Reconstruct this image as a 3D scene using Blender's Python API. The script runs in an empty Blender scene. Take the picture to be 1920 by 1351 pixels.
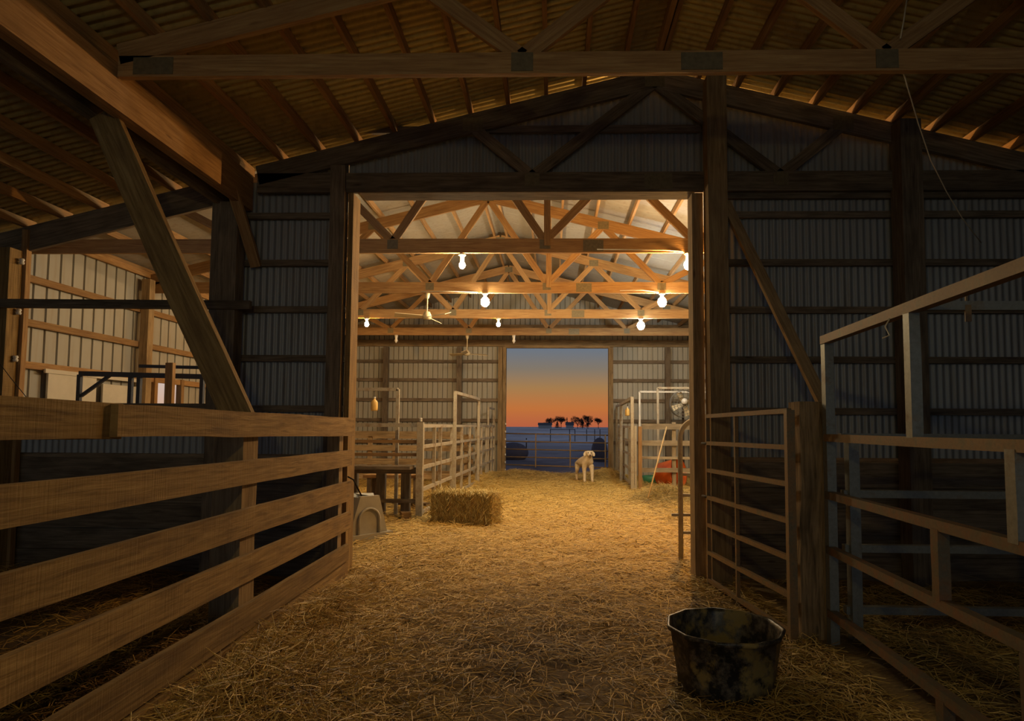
import bpy, math, random
import numpy as np
from mathutils import Vector, Matrix, Euler, noise
random.seed(7); rng = np.random.default_rng(7)
sc = bpy.context.scene
col = sc.collection
R = math.radians

# ------------------------------------------------------------------ camera
F = 1150.0                                   # focal length in pixels of the 1920 px frame
PITCH, YAW, ROLL = math.atan(68 / F), math.atan(28 / F), 0.0055
cd = bpy.data.cameras.new('camera'); cam = bpy.data.objects.new('camera', cd); col.objects.link(cam)
cd.sensor_width = 36; cd.lens = F / 1920 * 36
cd.shift_x = (960 - 1009) / 1920; cd.shift_y = (730 - 675.5) / 1920
cd.clip_start = 0.05; cd.clip_end = 2000
CM = Matrix.Rotation(YAW, 3, 'Z') @ Matrix.Rotation(math.pi / 2 + PITCH, 3, 'X') @ Matrix.Rotation(ROLL, 3, 'Z')
EYE = Vector((0, 0, 1.5))
cam.matrix_world = Matrix.Translation(EYE) @ CM.to_4x4()
sc.camera = cam

# ------------------------------------------------------------------ sky
w = bpy.data.worlds.new('dusk_sky'); sc.world = w; w.use_nodes = True
nt = w.node_tree; N = nt.nodes; L = nt.links; N.clear()
out = N.new('ShaderNodeOutputWorld'); bg = N.new('ShaderNodeBackground')
tc = N.new('ShaderNodeTexCoord'); sp = N.new('ShaderNodeSeparateXYZ'); L.new(tc.outputs['Generated'], sp.inputs[0])
def ramp(N, pts, interp='LINEAR'):
    r = N.new('ShaderNodeValToRGB'); r.color_ramp.interpolation = interp
    e = r.color_ramp.elements
    while len(e) < len(pts): e.new(0.5)
    for i, (p, c) in enumerate(pts):
        e[i].position = p; e[i].color = (*c, 1) if len(c) == 3 else c
    return r
ra = ramp(N, [(0, (.46, .115, .05)), (.028, (.52, .165, .042)), (.062, (.37, .20, .075)), (.092, (.22, .18, .135)), (.125, (.145, .172, .21)), (.5, (.05, .08, .16))])
rb = ramp(N, [(0, (.15, .19, .235)), (.3, (.12, .155, .21)), (1, (.07, .095, .16))])
rc = ramp(N, [(0, (.62, .34, .2)), (.06, (.60, .47, .40)), (.16, (.45, .45, .5)), (.5, (.05, .08, .16))])
for r_ in (ra, rb, rc): L.new(sp.outputs['Z'], r_.inputs[0])
def mapr(N, L, src, a, b, c=0, d=1):
    m = N.new('ShaderNodeMapRange'); m.inputs[1].default_value = a; m.inputs[2].default_value = b
    m.inputs[3].default_value = c; m.inputs[4].default_value = d; L.new(src, m.inputs[0]); return m.outputs[0]
def mixc(N, L, f, a, b, mode='MIX'):
    m = N.new('ShaderNodeMix'); m.data_type = 'RGBA'; m.blend_type = mode
    for i, v in ((0, f), (6, a), (7, b)):
        if hasattr(v, 'default_value'): L.new(v, m.inputs[i])
        elif isinstance(v, (int, float)): m.inputs[i].default_value = v
        else: m.inputs[i].default_value = (*v, 1) if len(v) == 3 else v
    return m.outputs[2]
m1 = mixc(N, L, mapr(N, L, sp.outputs['Y'], 0.1, 0.75), rb.outputs[0], ra.outputs[0])
m2 = mixc(N, L, mapr(N, L, sp.outputs['X'], -0.3, -0.5), m1, rc.outputs[0])
m3 = mixc(N, L, mapr(N, L, sp.outputs['Y'], 0.3, 0.6), m1, m2)
L.new(m3, bg.inputs[0]); bg.inputs[1].default_value = 1.0; L.new(bg.outputs[0], out.inputs[0])
sc.view_settings.view_transform = 'Standard'; sc.view_settings.look = 'None'
sc.view_settings.gamma = 1; sc.view_settings.use_curve_mapping = False
sc.view_settings.exposure = 0.0
BULB = 1.0            # overall strength of the lamps in the barn

# ------------------------------------------------------------------ helpers
def at(px, py, Y=None, X=None, Z=None):
    """world point seen at photograph pixel (px,py) on the plane Y=.., X=.. or Z=.."""
    d = CM @ Vector(((px - 1009) / F, -(py - 730) / F, -1))
    if Y is not None: t = Y / d.y
    elif X is not None: t = X / d.x
    else: t = (Z - EYE.z) / d.z
    return EYE + d * t

def tag(o, label=None, cat=None, group=None, kind=None):
    if label: o['label'] = label
    if cat: o['category'] = cat
    if group: o['group'] = group
    if kind: o['kind'] = kind
    return o
def empty(name, loc=(0, 0, 0), rz=0, label=None, cat=None, group=None):
    o = bpy.data.objects.new(name, None); col.objects.link(o); o.location = loc; o.rotation_euler.z = rz
    o.empty_display_size = .1
    return tag(o, label, cat, group)
def copy_tree(o, parent=None):
    c = o.copy(); col.objects.link(c); c.parent = parent
    for ch in [x for x in col.objects if x.parent == o]: copy_tree(ch, c)
    return c

class MB:
    """collects shapes; UV: u = metres along the piece, v = metres around it"""
    def __init__(s, org=(0, 0, 0)): s.v = []; s.f = []; s.uv = []; s.o = Vector(org); s.sm = False
    def quad(s, pts, uvs):
        i = len(s.v); s.v += [tuple(Vector(p) - s.o) for p in pts]; s.f.append(tuple(range(i, i + len(pts)))); s.uv += uvs
    def bar(s, a, b, w, h, up=(0, 0, 1), w2=None, h2=None, roll=0, wob=0, seg=1):
        a = Vector(a); b = Vector(b); d = b - a; ln = d.length
        if ln < 1e-6: return s
        d.normalize(); up = Vector(up)
        if abs(d.dot(up)) > .98: up = Vector((0, 1, 0)) if abs(d.y) < .9 else Vector((1, 0, 0))
        side = d.cross(up).normalized(); upv = side.cross(d).normalized()
        if roll:
            q = Matrix.Rotation(roll, 3, d); side = q @ side; upv = q @ upv
        w2 = w if w2 is None else w2; h2 = h if h2 is None else h2
        u0 = random.random() * 20; v0 = random.random() * 20
        i0 = len(s.v); ph = random.random() * 50
        for k in range(seg + 1):
            t = k / seg; c = a.lerp(b, t)
            if wob and 0 < k < seg:
                c = c + side * wob * noise.noise((ph, t * ln * 1.3, 0)) + upv * wob * noise.noise((ph, t * ln * 1.3, 9))
            ww = (w + (w2 - w) * t) / 2; hh = (h + (h2 - h) * t) / 2
            for sx, sy in ((-1, -1), (1, -1), (1, 1), (-1, 1)):
                jj = (wob * .6 * noise.noise((ph + sx * 3, t * ln * 5, sy * 4))) if wob else 0
                s.v.append(tuple(c + side * (sx * ww + jj) + upv * (sy * hh + jj) - s.o))
        per = [0, w, w + h, 2 * w + h, 2 * w + 2 * h]
        for k in range(seg):
            ua = u0 + ln * k / seg; ub = u0 + ln * (k + 1) / seg; q = i0 + 4 * k
            for e in range(4):
                e2 = (e + 1) % 4
                s.f.append((q + e, q + e2, q + 4 + e2, q + 4 + e))
                s.uv += [(ua, v0 + per[e]), (ua, v0 + per[e + 1]), (ub, v0 + per[e + 1]), (ub, v0 + per[e])]
        q = i0 + 4 * seg
        s.f.append((i0 + 3, i0 + 2, i0 + 1, i0)); s.uv += [(u0, v0), (u0 + .02, v0), (u0 + .02, v0 + w), (u0, v0 + w)]
        s.f.append((q, q + 1, q + 2, q + 3)); s.uv += [(u0, v0), (u0 + .02, v0), (u0 + .02, v0 + w), (u0, v0 + w)]
        return s
    def box(s, c, sz, rz=0):
        c = Vector(c); ax = max(range(3), key=lambda i: sz[i])
        d = Vector((0, 0, 0)); d[ax] = sz[ax] / 2
        q = Matrix.Rotation(rz, 3, 'Z'); d = q @ d
        if ax == 2: s.bar(c - d, c + d, sz[0], sz[1], up=q @ Vector((0, 1, 0)))
        elif ax == 0: s.bar(c - d, c + d, sz[1], sz[2])
        else: s.bar(c - d, c + d, sz[0], sz[2])
        return s
    def tube(s, pts, r, n=8, cap=True):
        pts = [Vector(p) for p in pts]; rs = r if isinstance(r, (list, tuple)) else [r] * len(pts)
        i0 = len(s.v); s.sm = True; ref = None; u = 0
        for k, p in enumerate(pts):
            d = (pts[min(k + 1, len(pts) - 1)] - pts[max(k - 1, 0)]).normalized()
            if ref is None: ref = Vector((0, 0, 1)) if abs(d.z) < .9 else Vector((1, 0, 0))
            a = d.cross(ref)
            if a.length < 1e-4: a = d.cross(Vector((.3, 1, .2)))
            a.normalize(); b = a.cross(d).normalized(); ref = b
            for j in range(n):
                t = 2 * math.pi * j / n
                s.v.append(tuple(p + (a * math.cos(t) + b * math.sin(t)) * rs[k] - s.o))
        for k in range(len(pts) - 1):
            du = (pts[k + 1] - pts[k]).length
            for j in range(n):
                j2 = (j + 1) % n; q = i0 + k * n
                s.f.append((q + j, q + j2, q + n + j2, q + n + j)); c = 2 * math.pi * rs[k] / n
                s.uv += [(u, j * c), (u, j * c + c), (u + du, j * c + c), (u + du, j * c)]
            u += du
        if cap:
            s.f.append(tuple(range(i0 + n - 1, i0 - 1, -1))); s.uv += [(0, 0)] * n
            q = i0 + (len(pts) - 1) * n; s.f.append(tuple(range(q, q + n))); s.uv += [(0, 0)] * n
        return s
    def lathe(s, prof, c=(0, 0, 0), n=24, rfun=None):
        i0 = len(s.v); s.sm = True; c = Vector(c)
        for (r, z) in prof:
            for j in range(n):
                t = 2 * math.pi * j / n; rr = r * (rfun(t, z) if rfun else 1)
                s.v.append(tuple(c + Vector((rr * math.cos(t), rr * math.sin(t), z)) - s.o))
        for k in range(len(prof) - 1):
            for j in range(n):
                j2 = (j + 1) % n; q = i0 + k * n
                s.f.append((q + j, q + j2, q + n + j2, q + n + j)); s.uv += [(j / n, k), (j / n + 1 / n, k), (j / n + 1 / n, k + 1), (j / n, k + 1)]
        return s
    def ball(s, c, r, n=12, m=8, sc3=(1, 1, 1)):
        s.sm = True; c = Vector(c); i0 = len(s.v)
        for a in range(m + 1):
            th = math.pi * a / m
            for b in range(n):
                ph = 2 * math.pi * b / n
                s.v.append(tuple(c + Vector((r * sc3[0] * math.sin(th) * math.cos(ph), r * sc3[1] * math.sin(th) * math.sin(ph), r * sc3[2] * math.cos(th))) - s.o))
        for a in range(m):
            for b in range(n):
                b2 = (b + 1) % n; q = i0 + a * n
                s.f.append((q + b, q + n + b, q + n + b2, q + b2)); s.uv += [(0, 0)] * 4
        return s
    def build(s, name, mat, parent=None, smooth=None):
        me = bpy.data.meshes.new(name); me.from_pydata(s.v, [], s.f)
        uvl = me.uv_layers.new(name='UVMap')
        uvl.data.foreach_set('uv', np.array(s.uv, dtype=np.float32).ravel())
        me.materials.append(mat)
        if smooth if smooth is not None else s.sm: me.shade_smooth()
        me.validate(); me.update()
        o = bpy.data.objects.new(name, me); col.objects.link(o)
        if parent is not None: o.parent = parent
        elif s.o.length: o.location = s.o
        return o
def child(name, mat, parent, fn, smooth=None):
    """part mesh given in world space under an Empty at parent.location (no rotation)"""
    m = MB(parent.location); fn(m); return m.build(name, mat, parent, smooth)

# ------------------------------------------------------------------ materials
def newmat(name):
    m = bpy.data.materials.new(name); m.use_nodes = True; nt = m.node_tree
    return m, nt.nodes, nt.links, nt.nodes['Principled BSDF']
def noi(N, L, vec, scale, detail=4, rough=.6, dist=0):
    n = N.new('ShaderNodeTexNoise'); n.inputs['Scale'].default_value = scale; n.inputs['Detail'].default_value = detail
    n.inputs['Roughness'].default_value = rough; n.inputs['Distortion'].default_value = dist
    if vec is not None: L.new(vec, n.inputs['Vector'])
    return n.outputs['Fac']
def mapping(N, L, vec, sc3, rot=(0, 0, 0)):
    m = N.new('ShaderNodeMapping'); m.inputs['Scale'].default_value = sc3; m.inputs['Rotation'].default_value = rot
    L.new(vec, m.inputs['Vector']); return m.outputs[0]
def bump(N, L, h, st, dist, p):
    b = N.new('ShaderNodeBump'); b.inputs['Strength'].default_value = st; b.inputs['Distance'].default_value = dist
    L.new(h, b.inputs['Height']); L.new(b.outputs[0], p.inputs['Normal'])
def wood(name, dark, mid, light, rough=.85, saw=0.0, stain=(.05, .035, .02), stain_amt=.5, bumpy=.5):
    m, N, L, p = newmat(name)
    uv = N.new('ShaderNodeUVMap').outputs[0]
    g = noi(N, L, mapping(N, L, uv, (1.6, 28, 1)), 1.6, 5, .65, .6)
    g2 = noi(N, L, mapping(N, L, uv, (2, 6, 1)), 1.3, 3, .5)
    c = ramp(N, [(.28, dark), (.5, mid), (.72, light)]); L.new(g, c.inputs[0])
    oi = N.new('ShaderNodeObjectInfo')
    br = mapr(N, L, oi.outputs['Random'], 0, 1, .78, 1.16)
    c2 = mixc(N, L, mapr(N, L, g2, .45, .75, 0, stain_amt), c.outputs[0], stain)
    sc_ = N.new('ShaderNodeVectorMath'); sc_.operation = 'SCALE'; L.new(c2, sc_.inputs[0]); L.new(br, sc_.inputs['Scale'])
    kn = N.new('ShaderNodeTexVoronoi'); kn.inputs['Scale'].default_value = 1; L.new(mapping(N, L, uv, (1.7, 7, 1)), kn.inputs['Vector'])
    kf = mapr(N, L, kn.outputs['Distance'], .03, .1, .75, 0)
    L.new(mixc(N, L, kf, sc_.outputs[0], stain), p.inputs['Base Color'])
    p.inputs['Roughness'].default_value = rough
    h = g
    if saw:
        sw = noi(N, L, mapping(N, L, uv, (90, 3, 1)), 1, 2, .6)
        ad = N.new('ShaderNodeMath'); ad.operation = 'MULTIPLY_ADD'; L.new(sw, ad.inputs[0]); ad.inputs[1].default_value = saw; L.new(g, ad.inputs[2]); h = ad.outputs[0]
    bump(N, L, h, bumpy, .006, p)
    return m
W_FENCE = wood('rough_sawn_wood', (.13, .075, .026), (.27, .17, .062), (.38, .255, .105), .9, .8, stain=(.10, .055, .025), stain_amt=.55, bumpy=.7)
W_TRUSS = wood('truss_lumber', (.22, .115, .045), (.35, .20, .078), (.46, .30, .13), .8, .1, stain=(.22, .11, .045), stain_amt=.5)
W_POST = wood('post_lumber', (.20, .13, .06), (.34, .235, .12), (.46, .34, .18), .9, .3, stain=(.09, .055, .03), stain_amt=.5)
W_OLD = wood('weathered_board', (.10, .075, .05), (.20, .155, .11), (.30, .24, .17), .9, .4, stain=(.04, .028, .02), stain_amt=.6)
W_PLATE = wood('plate_beam_lumber', (.24, .125, .045), (.40, .23, .095), (.50, .31, .15), .85, .2, stain=(.16, .08, .03), stain_amt=.6)
W_POST2 = wood('grey_fence_lumber', (.22, .17, .11), (.36, .30, .21), (.46, .40, .30), .9, .2)
W_TIE = wood('cracked_post_wood', (.07, .045, .02), (.26, .175, .09), (.40, .28, .15), .95, .2, stain=(.03, .02, .01), stain_amt=.8, bumpy=1)

def metal_sheet(name, c1, c2, stain, metallic=.35, rough=.5, stain_amt=.5, streak=True):
    m, N, L, p = newmat(name); tc = N.new('ShaderNodeTexCoord').outputs['Object']
    a = noi(N, L, tc, 1.3, 5, .6); b = noi(N, L, mapping(N, L, tc, (9, 9, .8)), 1.5, 4, .6)
    c = mixc(N, L, a, c1, c2)
    c = mixc(N, L, mapr(N, L, b, .5, .75, 0, stain_amt), c, stain)
    L.new(c, p.inputs['Base Color']); p.inputs['Metallic'].default_value = metallic; p.inputs['Roughness'].default_value = rough
    return m
M_WALL = metal_sheet('grey_wall_sheet', (.36, .38, .40), (.27, .28, .29), (.20, .15, .10), .25, .5)
M_ROOF = metal_sheet('roof_sheet', (.56, .48, .24), (.42, .36, .17), (.18, .12, .06), .3, .45)
M_WHITE = metal_sheet('cream_wall_sheet', (.46, .46, .41), (.36, .35, .31), (.34, .27, .17), .0, .55, .55)
M_INSUL = metal_sheet('roof_insulation_facing', (.34, .31, .26), (.25, .23, .19), (.20, .15, .10), .0, .6, .6)

def rusty(name, metal, rust, amt, rough=.6, metallic=.5, scale=9):
    m, N, L, p = newmat(name); tc = N.new('ShaderNodeTexCoord').outputs['Object']
    a = noi(N, L, tc, scale, 6, .7); b = noi(N, L, tc, scale * 7, 3, .7)
    c = mixc(N, L, b, metal, tuple(x * .5 for x in metal))
    f = mapr(N, L, a, .62 - amt * .35, .80 - amt * .35)
    c = mixc(N, L, f, c, mixc(N, L, b, rust, tuple(x * .5 for x in rust)))
    L.new(c, p.inputs['Base Color']); p.inputs['Roughness'].default_value = rough
    L.new(mapr(N, L, f, 0, 1, metallic, 0), p.inputs['Metallic'])
    bump(N, L, b, .25, .002, p)
    return m
M_RUST = rusty('rusty_gate_steel', (.27, .23, .15), (.33, .20, .09), .75)
M_RUST2 = rusty('red_rusted_steel', (.22, .19, .13), (.25, .13, .06), .6)
M_GALV = rusty('galvanised_steel', (.34, .35, .32), (.25, .17, .11), .15, .5, .5, 6)
M_PIPE = rusty('worn_cream_pipe', (.55, .49, .38), (.30, .18, .09), .3, .6, .1, 5)
M_BLUE = rusty('dark_blue_gate_steel', (.06, .07, .10), (.12, .07, .05), .2, .6, .2)
M_DARK = rusty('dark_iron', (.05, .045, .04), (.10, .05, .03), .4, .7, .3)
def plain(name, c, rough=.6, metallic=0, var=.15, scale=8, emit=None, est=0, spec=None):
    m, N, L, p = newmat(name); tc = N.new('ShaderNodeTexCoord').outputs['Object']
    a = noi(N, L, tc, scale, 4)
    L.new(mixc(N, L, a, tuple(x * (1 + var) for x in c), tuple(x * (1 - 2 * var) for x in c)), p.inputs['Base Color'])
    p.inputs['Roughness'].default_value = rough; p.inputs['Metallic'].default_value = metallic
    if emit: p.inputs['Emission Color'].default_value = (*emit, 1); p.inputs['Emission Strength'].default_value = est
    return m
M_GUSSET = plain('gusset_plate_steel', (.19, .155, .09), .6, .1, .3, 30)
M_TROUGH = plain('grey_feeder_plastic', (.40, .38, .33), .6, 0, .2, 5)
M_BARREL = plain('pale_grey_barrel', (.42, .45, .46), .5)
M_ORANGE = plain('orange_plastic', (.90, .17, .02), .45)
M_GREEN = plain('green_plastic', (.03, .16, .08), .5)
M_JUG = plain('yellow_plastic_jug', (.85, .55, .16), .5)
M_WHITEP = plain('white_porcelain', (.75, .73, .68), .35)
M_FANW = plain('cream_fan_paint', (.60, .50, .32), .5)
M_DOG = plain('cream_dog_fur', (.80, .66, .46), .9, 0, .18, 30)
M_NOSE = plain('dog_nose', (.10, .04, .03), .5); M_EYE = plain('dog_eye', (.015, .01, .008), .2)
M_BROOM = plain('pale_wood_handle', (.55, .38, .18), .6)
M_DOOR = plain('white_door_panel', (.66, .62, .52), .6, 0, .12, 3)
M_TWINE = plain('baling_twine', (.45, .22, .08), .8)
M_WIRE = plain('black_cable', (.05, .04, .035), .6)
M_CONDUIT = plain('light_wiring', (.65, .58, .45), .5)

def stain_rubber():
    m, N, L, p = newmat('muddy_black_rubber'); tc = N.new('ShaderNodeTexCoord').outputs['Object']
    a = noi(N, L, tc, 4.5, 6, .65); b = noi(N, L, tc, 16, 5, .7)
    c = mixc(N, L, mapr(N, L, b, .46, .66), (.018, .018, .017), (.17, .145, .11))
    c = mixc(N, L, mapr(N, L, a, .52, .60), c, (.28, .21, .07))
    L.new(c, p.inputs['Base Color']); L.new(mapr(N, L, a, .5, .64, .38, .9), p.inputs['Roughness']); bump(N, L, b, .3, .003, p)
    return m
M_RUBBER = stain_rubber()
def straw_mat(name, stops):
    m, N, L, p = newmat(name)
    at_ = N.new('ShaderNodeAttribute'); at_.attribute_name = 'tint'
    c = ramp(N, stops); L.new(at_.outputs['Fac'], c.inputs[0]); L.new(c.outputs[0], p.inputs['Base Color'])
    p.inputs['Roughness'].default_value = .55
    return m
M_STRAW = straw_mat('straw', [(0, (.10, .055, .015)), (.3, (.30, .18, .04)), (.6, (.56, .37, .09)), (1, (.80, .60, .22))])
M_HAY = straw_mat('green_hay', [(0, (.10, .08, .02)), (.4, (.44, .30, .08)), (.75, (.62, .49, .18)), (1, (.74, .67, .36))])

def ground_mat():
    m, N, L, p = newmat('trodden_straw_floor'); tc = N.new('ShaderNodeTexCoord').outputs['Object']
    big = noi(N, L, tc, .9, 5, .6); 
    def fib(rot, s):
        return noi(N, L, mapping(N, L, tc, (s, s * 7, 1), (0, 0, rot)), 1, 4, .7, 1.2)
    f1 = fib(.3, 9); f2 = fib(1.4, 8); f3 = fib(2.5, 10)
    mx = N.new('ShaderNodeMath'); mx.operation = 'MAXIMUM'; L.new(f1, mx.inputs[0]); L.new(f2, mx.inputs[1])
    mx2 = N.new('ShaderNodeMath'); mx2.operation = 'MAXIMUM'; L.new(mx.outputs[0], mx2.inputs[0]); L.new(f3, mx2.inputs[1])
    fine = noi(N, L, tc, 60, 3, .7)
    at_ = N.new('ShaderNodeAttribute'); at_.attribute_name = 'mud'
    c = ramp(N, [(.38, (.06, .035, .013)), (.50, (.20, .125, .04)), (.60, (.42, .29, .09)), (.78, (.58, .43, .17))]); L.new(mx2.outputs[0], c.inputs[0])
    mud = mixc(N, L, fine, (.05, .032, .018), (.12, .075, .04))
    fm = N.new('ShaderNodeMath'); fm.operation = 'MULTIPLY_ADD'; L.new(big, fm.inputs[0]); fm.inputs[1].default_value = .8; L.new(at_.outputs['Fac'], fm.inputs[2])
    L.new(mixc(N, L, mapr(N, L, fm.outputs[0], .45, 1.0), c.outputs[0], mud), p.inputs['Base Color'])
    p.inputs['Roughness'].default_value = .85
    bump(N, L, mx2.outputs[0], .8, .02, p)
    return m
M_GROUND = ground_mat()
def field_mat():
    m, N, L, p = newmat('snowy_field'); tc = N.new('ShaderNodeTexCoord').outputs['Object']
    sx = N.new('ShaderNodeSeparateXYZ'); L.new(tc, sx.inputs[0])
    a = noi(N, L, mapping(N, L, tc, (.03, .012, 1)), 1, 5, .6); b = noi(N, L, mapping(N, L, tc, (.25, .12, 1)), 1, 4, .6)
    c = mixc(N, L, mapr(N, L, a, .4, .6), (.46, .38, .38), (.85, .78, .78))
    c = mixc(N, L, mapr(N, L, b, .5, .68, 0, .5), c, (.16, .13, .14))
    n = mixc(N, L, mapr(N, L, b, .4, .6), (.07, .05, .055), (.24, .19, .21))
    L.new(mixc(N, L, mapr(N, L, sx.outputs['Y'], 24, 60), n, c), p.inputs['Base Color'])
    p.inputs['Roughness'].default_value = .9
    return m
M_FIELD = field_mat()
M_TREE = plain('bare_tree_bark', (.06, .035, .025), .9); M_EVER = plain('evergreen_needles', (.012, .013, .012), .9)
M_HOUSE = plain('farm_building_siding', (.45, .42, .42), .8); M_HROOF = plain('farm_building_roof', (.10, .09, .10), .8)

# ------------------------------------------------------------------ levels
Y1 = 6.16; YB = 18.75                      # partition wall, far wall
FR, FH, FS = 1.02, 4.1, .245               # front barn: ridge x, half span, slope
BR, BH, BS = -1.2, 6.3, .25                # rear barn
def zf(x): return 5.13 - FS * abs(x - FR)          # top edge of the front top chords
def zbk(x): return 5.79 - BS * abs(x - BR)
XL, XR = BR - BH, BR + BH                          # rear barn walls  (-7.5, 5.1)

# ------------------------------------------------------------------ floor
def G(x, y):
    x = np.asarray(x, float); y = np.asarray(y, float)
    z = .012 * np.sin(2.1 * x + .7 * y) + .010 * np.sin(1.3 * y - 2.7 * x + 1) + .007 * np.sin(6.1 * x + 3.3 * y) + .006 * np.sin(9.7 * y - 5.1 * x)
    z = z + .004 * np.sin(17 * x + 5 * y) * np.sin(13 * y - 3 * x)
    def hump(cx, cy, rx, ry, h): return h * np.exp(-((x - cx) / rx) ** 2 - ((y - cy) / ry) ** 2)
    for a in ((-1.55, 3.1, .28, .9, .16), (-1.35, 2.15, .45, .5, .12), (-1.75, 4.6, .16, .8, .10), (-3.4, 3.6, 1.0, 1.0, .24), (-2.35, 3.0, .4, 1.4, .26), (-4.4, 5.0, .8, .8, .22),
              (2.1, 3.9, .5, .45, .07), (3.3, 3.4, 1.0, .9, .14), (2.1, 2.9, .7, .6, .07),
              (1.55, 17.6, .5, 1.0, .25), (-1.0, 18.1, .7, .7, .16), (0.2, 18.5, 1.6, .4, .08), (-.4, 15.6, .7, .5, .05),
              (-1.95, 16.5, .3, 2.0, .18), (-4, 12, 2.0, 3.5, .10), (3.2, 14.5, 1.4, 2.6, .13)):
        z = z + hump(*a)
    return z
def g(x, y): return float(G(x, y))
nx, ny = 160, 300
xs = np.linspace(XL - .2, XR + .3, nx); ys = np.linspace(-6, YB + .4, ny)
XX, YY = np.meshgrid(xs, ys); ZZ = G(XX, YY)
vv = np.stack([XX, YY, ZZ], -1).reshape(-1, 3)
idx = np.arange(nx * ny).reshape(ny, nx)
ff = np.stack([idx[:-1, :-1], idx[:-1, 1:], idx[1:, 1:], idx[1:, :-1]], -1).reshape(-1, 4)
me = bpy.data.meshes.new('floor'); me.from_pydata(vv.tolist(), [], ff.tolist()); me.shade_smooth()
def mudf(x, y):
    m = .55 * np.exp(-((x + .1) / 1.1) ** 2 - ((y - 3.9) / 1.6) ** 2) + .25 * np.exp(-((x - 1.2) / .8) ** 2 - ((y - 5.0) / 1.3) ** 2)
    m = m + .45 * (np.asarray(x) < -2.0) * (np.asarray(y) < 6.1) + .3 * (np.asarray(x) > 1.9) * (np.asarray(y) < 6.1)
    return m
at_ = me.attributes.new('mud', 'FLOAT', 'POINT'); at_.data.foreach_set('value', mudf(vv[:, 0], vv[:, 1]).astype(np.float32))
me.materials.append(M_GROUND)
o = bpy.data.objects.new('floor', me); col.objects.link(o); tag(o, 'trodden dirt barn floor strewn with straw', 'floor', kind='structure')

def strands(name, n, sampler, mat, Lr=(.07, .26), wr=(.0016, .0032), tint=(.55, .22), lift=.02, tiltmax=.25, parent=None, zf_=None, org=(0, 0, 0), align=None):
    x, y = sampler(n); n = len(x)
    ln = rng.uniform(*Lr, n) * rng.uniform(.5, 1, n); th = rng.uniform(0, 2 * np.pi, n)
    if align is not None: th = align[0] + rng.normal(0, align[1], n)
    w_ = rng.uniform(*wr, n); bend = rng.normal(0, .28, n)
    z0 = (zf_ or G)(x, y) + np.abs(rng.normal(0, lift, n)) + .003
    tilt = rng.normal(0, tiltmax, n)
    P = np.zeros((n, 3, 3))
    for k, s_ in enumerate((-.5, 0, .5)):
        a = th + bend * s_ * 1.6
        P[:, k, 0] = x + np.cos(a) * ln * s_; P[:, k, 1] = y + np.sin(a) * ln * s_
        gz = (zf_ or G)(P[:, k, 0], P[:, k, 1])
        P[:, k, 2] = np.maximum(z0 + np.sin(tilt) * ln * s_ + (0.01 * (1 - abs(s_) * 2)), gz + .002)
    sd = np.stack([-np.sin(th), np.cos(th), np.zeros(n)], -1)
    V = np.zeros((n, 3, 3, 3))
    for k in range(3):
        ww = (w_ * (1 if k == 1 else .75))[:, None]
        V[:, k, 0] = P[:, k] - sd * ww; V[:, k, 2] = P[:, k] + sd * ww; V[:, k, 1] = P[:, k] + np.array([0, 0, 1]) * ww * 1.1
    V = V.reshape(n * 9, 3) - np.array(org)
    base = (np.arange(n) * 9)[:, None]
    fl = []
    for k in range(2):
        for j in range(2):
            q = 3 * k + j; fl.append(np.concatenate([base + q, base + q + 1, base + q + 4, base + q + 3], 1))
    Fc = np.stack(fl, 1).reshape(-1, 4)
    me = bpy.data.meshes.new(name)
    me.vertices.add(len(V)); me.vertices.foreach_set('co', V.astype(np.float32).ravel())
    me.loops.add(Fc.size); me.loops.foreach_set('vertex_index', Fc.astype(np.int32).ravel())
    me.polygons.add(len(Fc)); me.polygons.foreach_set('loop_start', np.arange(0, Fc.size, 4, dtype=np.int32))
    me.update(calc_edges=True)
    t = np.clip(rng.normal(tint[0], tint[1], n), 0, 1)
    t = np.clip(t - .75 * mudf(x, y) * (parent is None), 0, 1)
    a_ = me.attributes.new('tint', 'FLOAT', 'POINT'); a_.data.foreach_set('value', np.repeat(t, 9).astype(np.float32))
    me.materials.append(mat)
    o = bpy.data.objects.new(name, me); col.objects.link(o); o.location = org
    if parent is not None: o.parent = parent; o.location = (0, 0, 0)
    return o
def region(x0, x1, y0, y1, patch=.0):
    def f(n):
        x = rng.uniform(x0, x1, n); y = rng.uniform(y0, y1, n)
        if patch:
            d = .5 + .5 * np.sin(1.9 * x + 1.1 * y + np.sin(2.3 * y)) * np.sin(1.7 * y - 1.3 * x)
            keep = rng.uniform(0, 1, n) > patch * (.5 * d + 1.35 * mudf(x, y)); x, y = x[keep], y[keep]
        return x, y
    return f
def clumps(cs):
    def f(n):
        k = rng.integers(0, len(cs), n); c = np.array(cs)[k]
        return c[:, 0] + rng.normal(0, 1, n) * c[:, 2], c[:, 1] + rng.normal(0, 1, n) * c[:, 3]
    return f
ST = 'stuff'
tag(strands('loose_straw', 42000, region(-1.95, 1.8, 1.2, 6.2, .75), M_STRAW, Lr=(.06, .28), wr=(.0017, .0036), tint=(.68, .28)), 'loose golden straw scattered over the aisle in front of the wide doorway', 'straw', kind=ST)
tag(strands('loose_straw', 48000, region(-2.15, 1.72, 6.2, 18.4, .35), M_STRAW, Lr=(.08, .32), wr=(.0022, .005), tint=(.68, .2)), 'bright golden straw covering the aisle beyond the wide doorway', 'straw', kind=ST)
tag(strands('pen_straw', 9000, region(-5.3, -2.15, 1.2, 5.9), M_STRAW, tint=(.62, .25), lift=.03), 'dim straw bedding behind the wooden board fence', 'straw', kind=ST)
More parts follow.
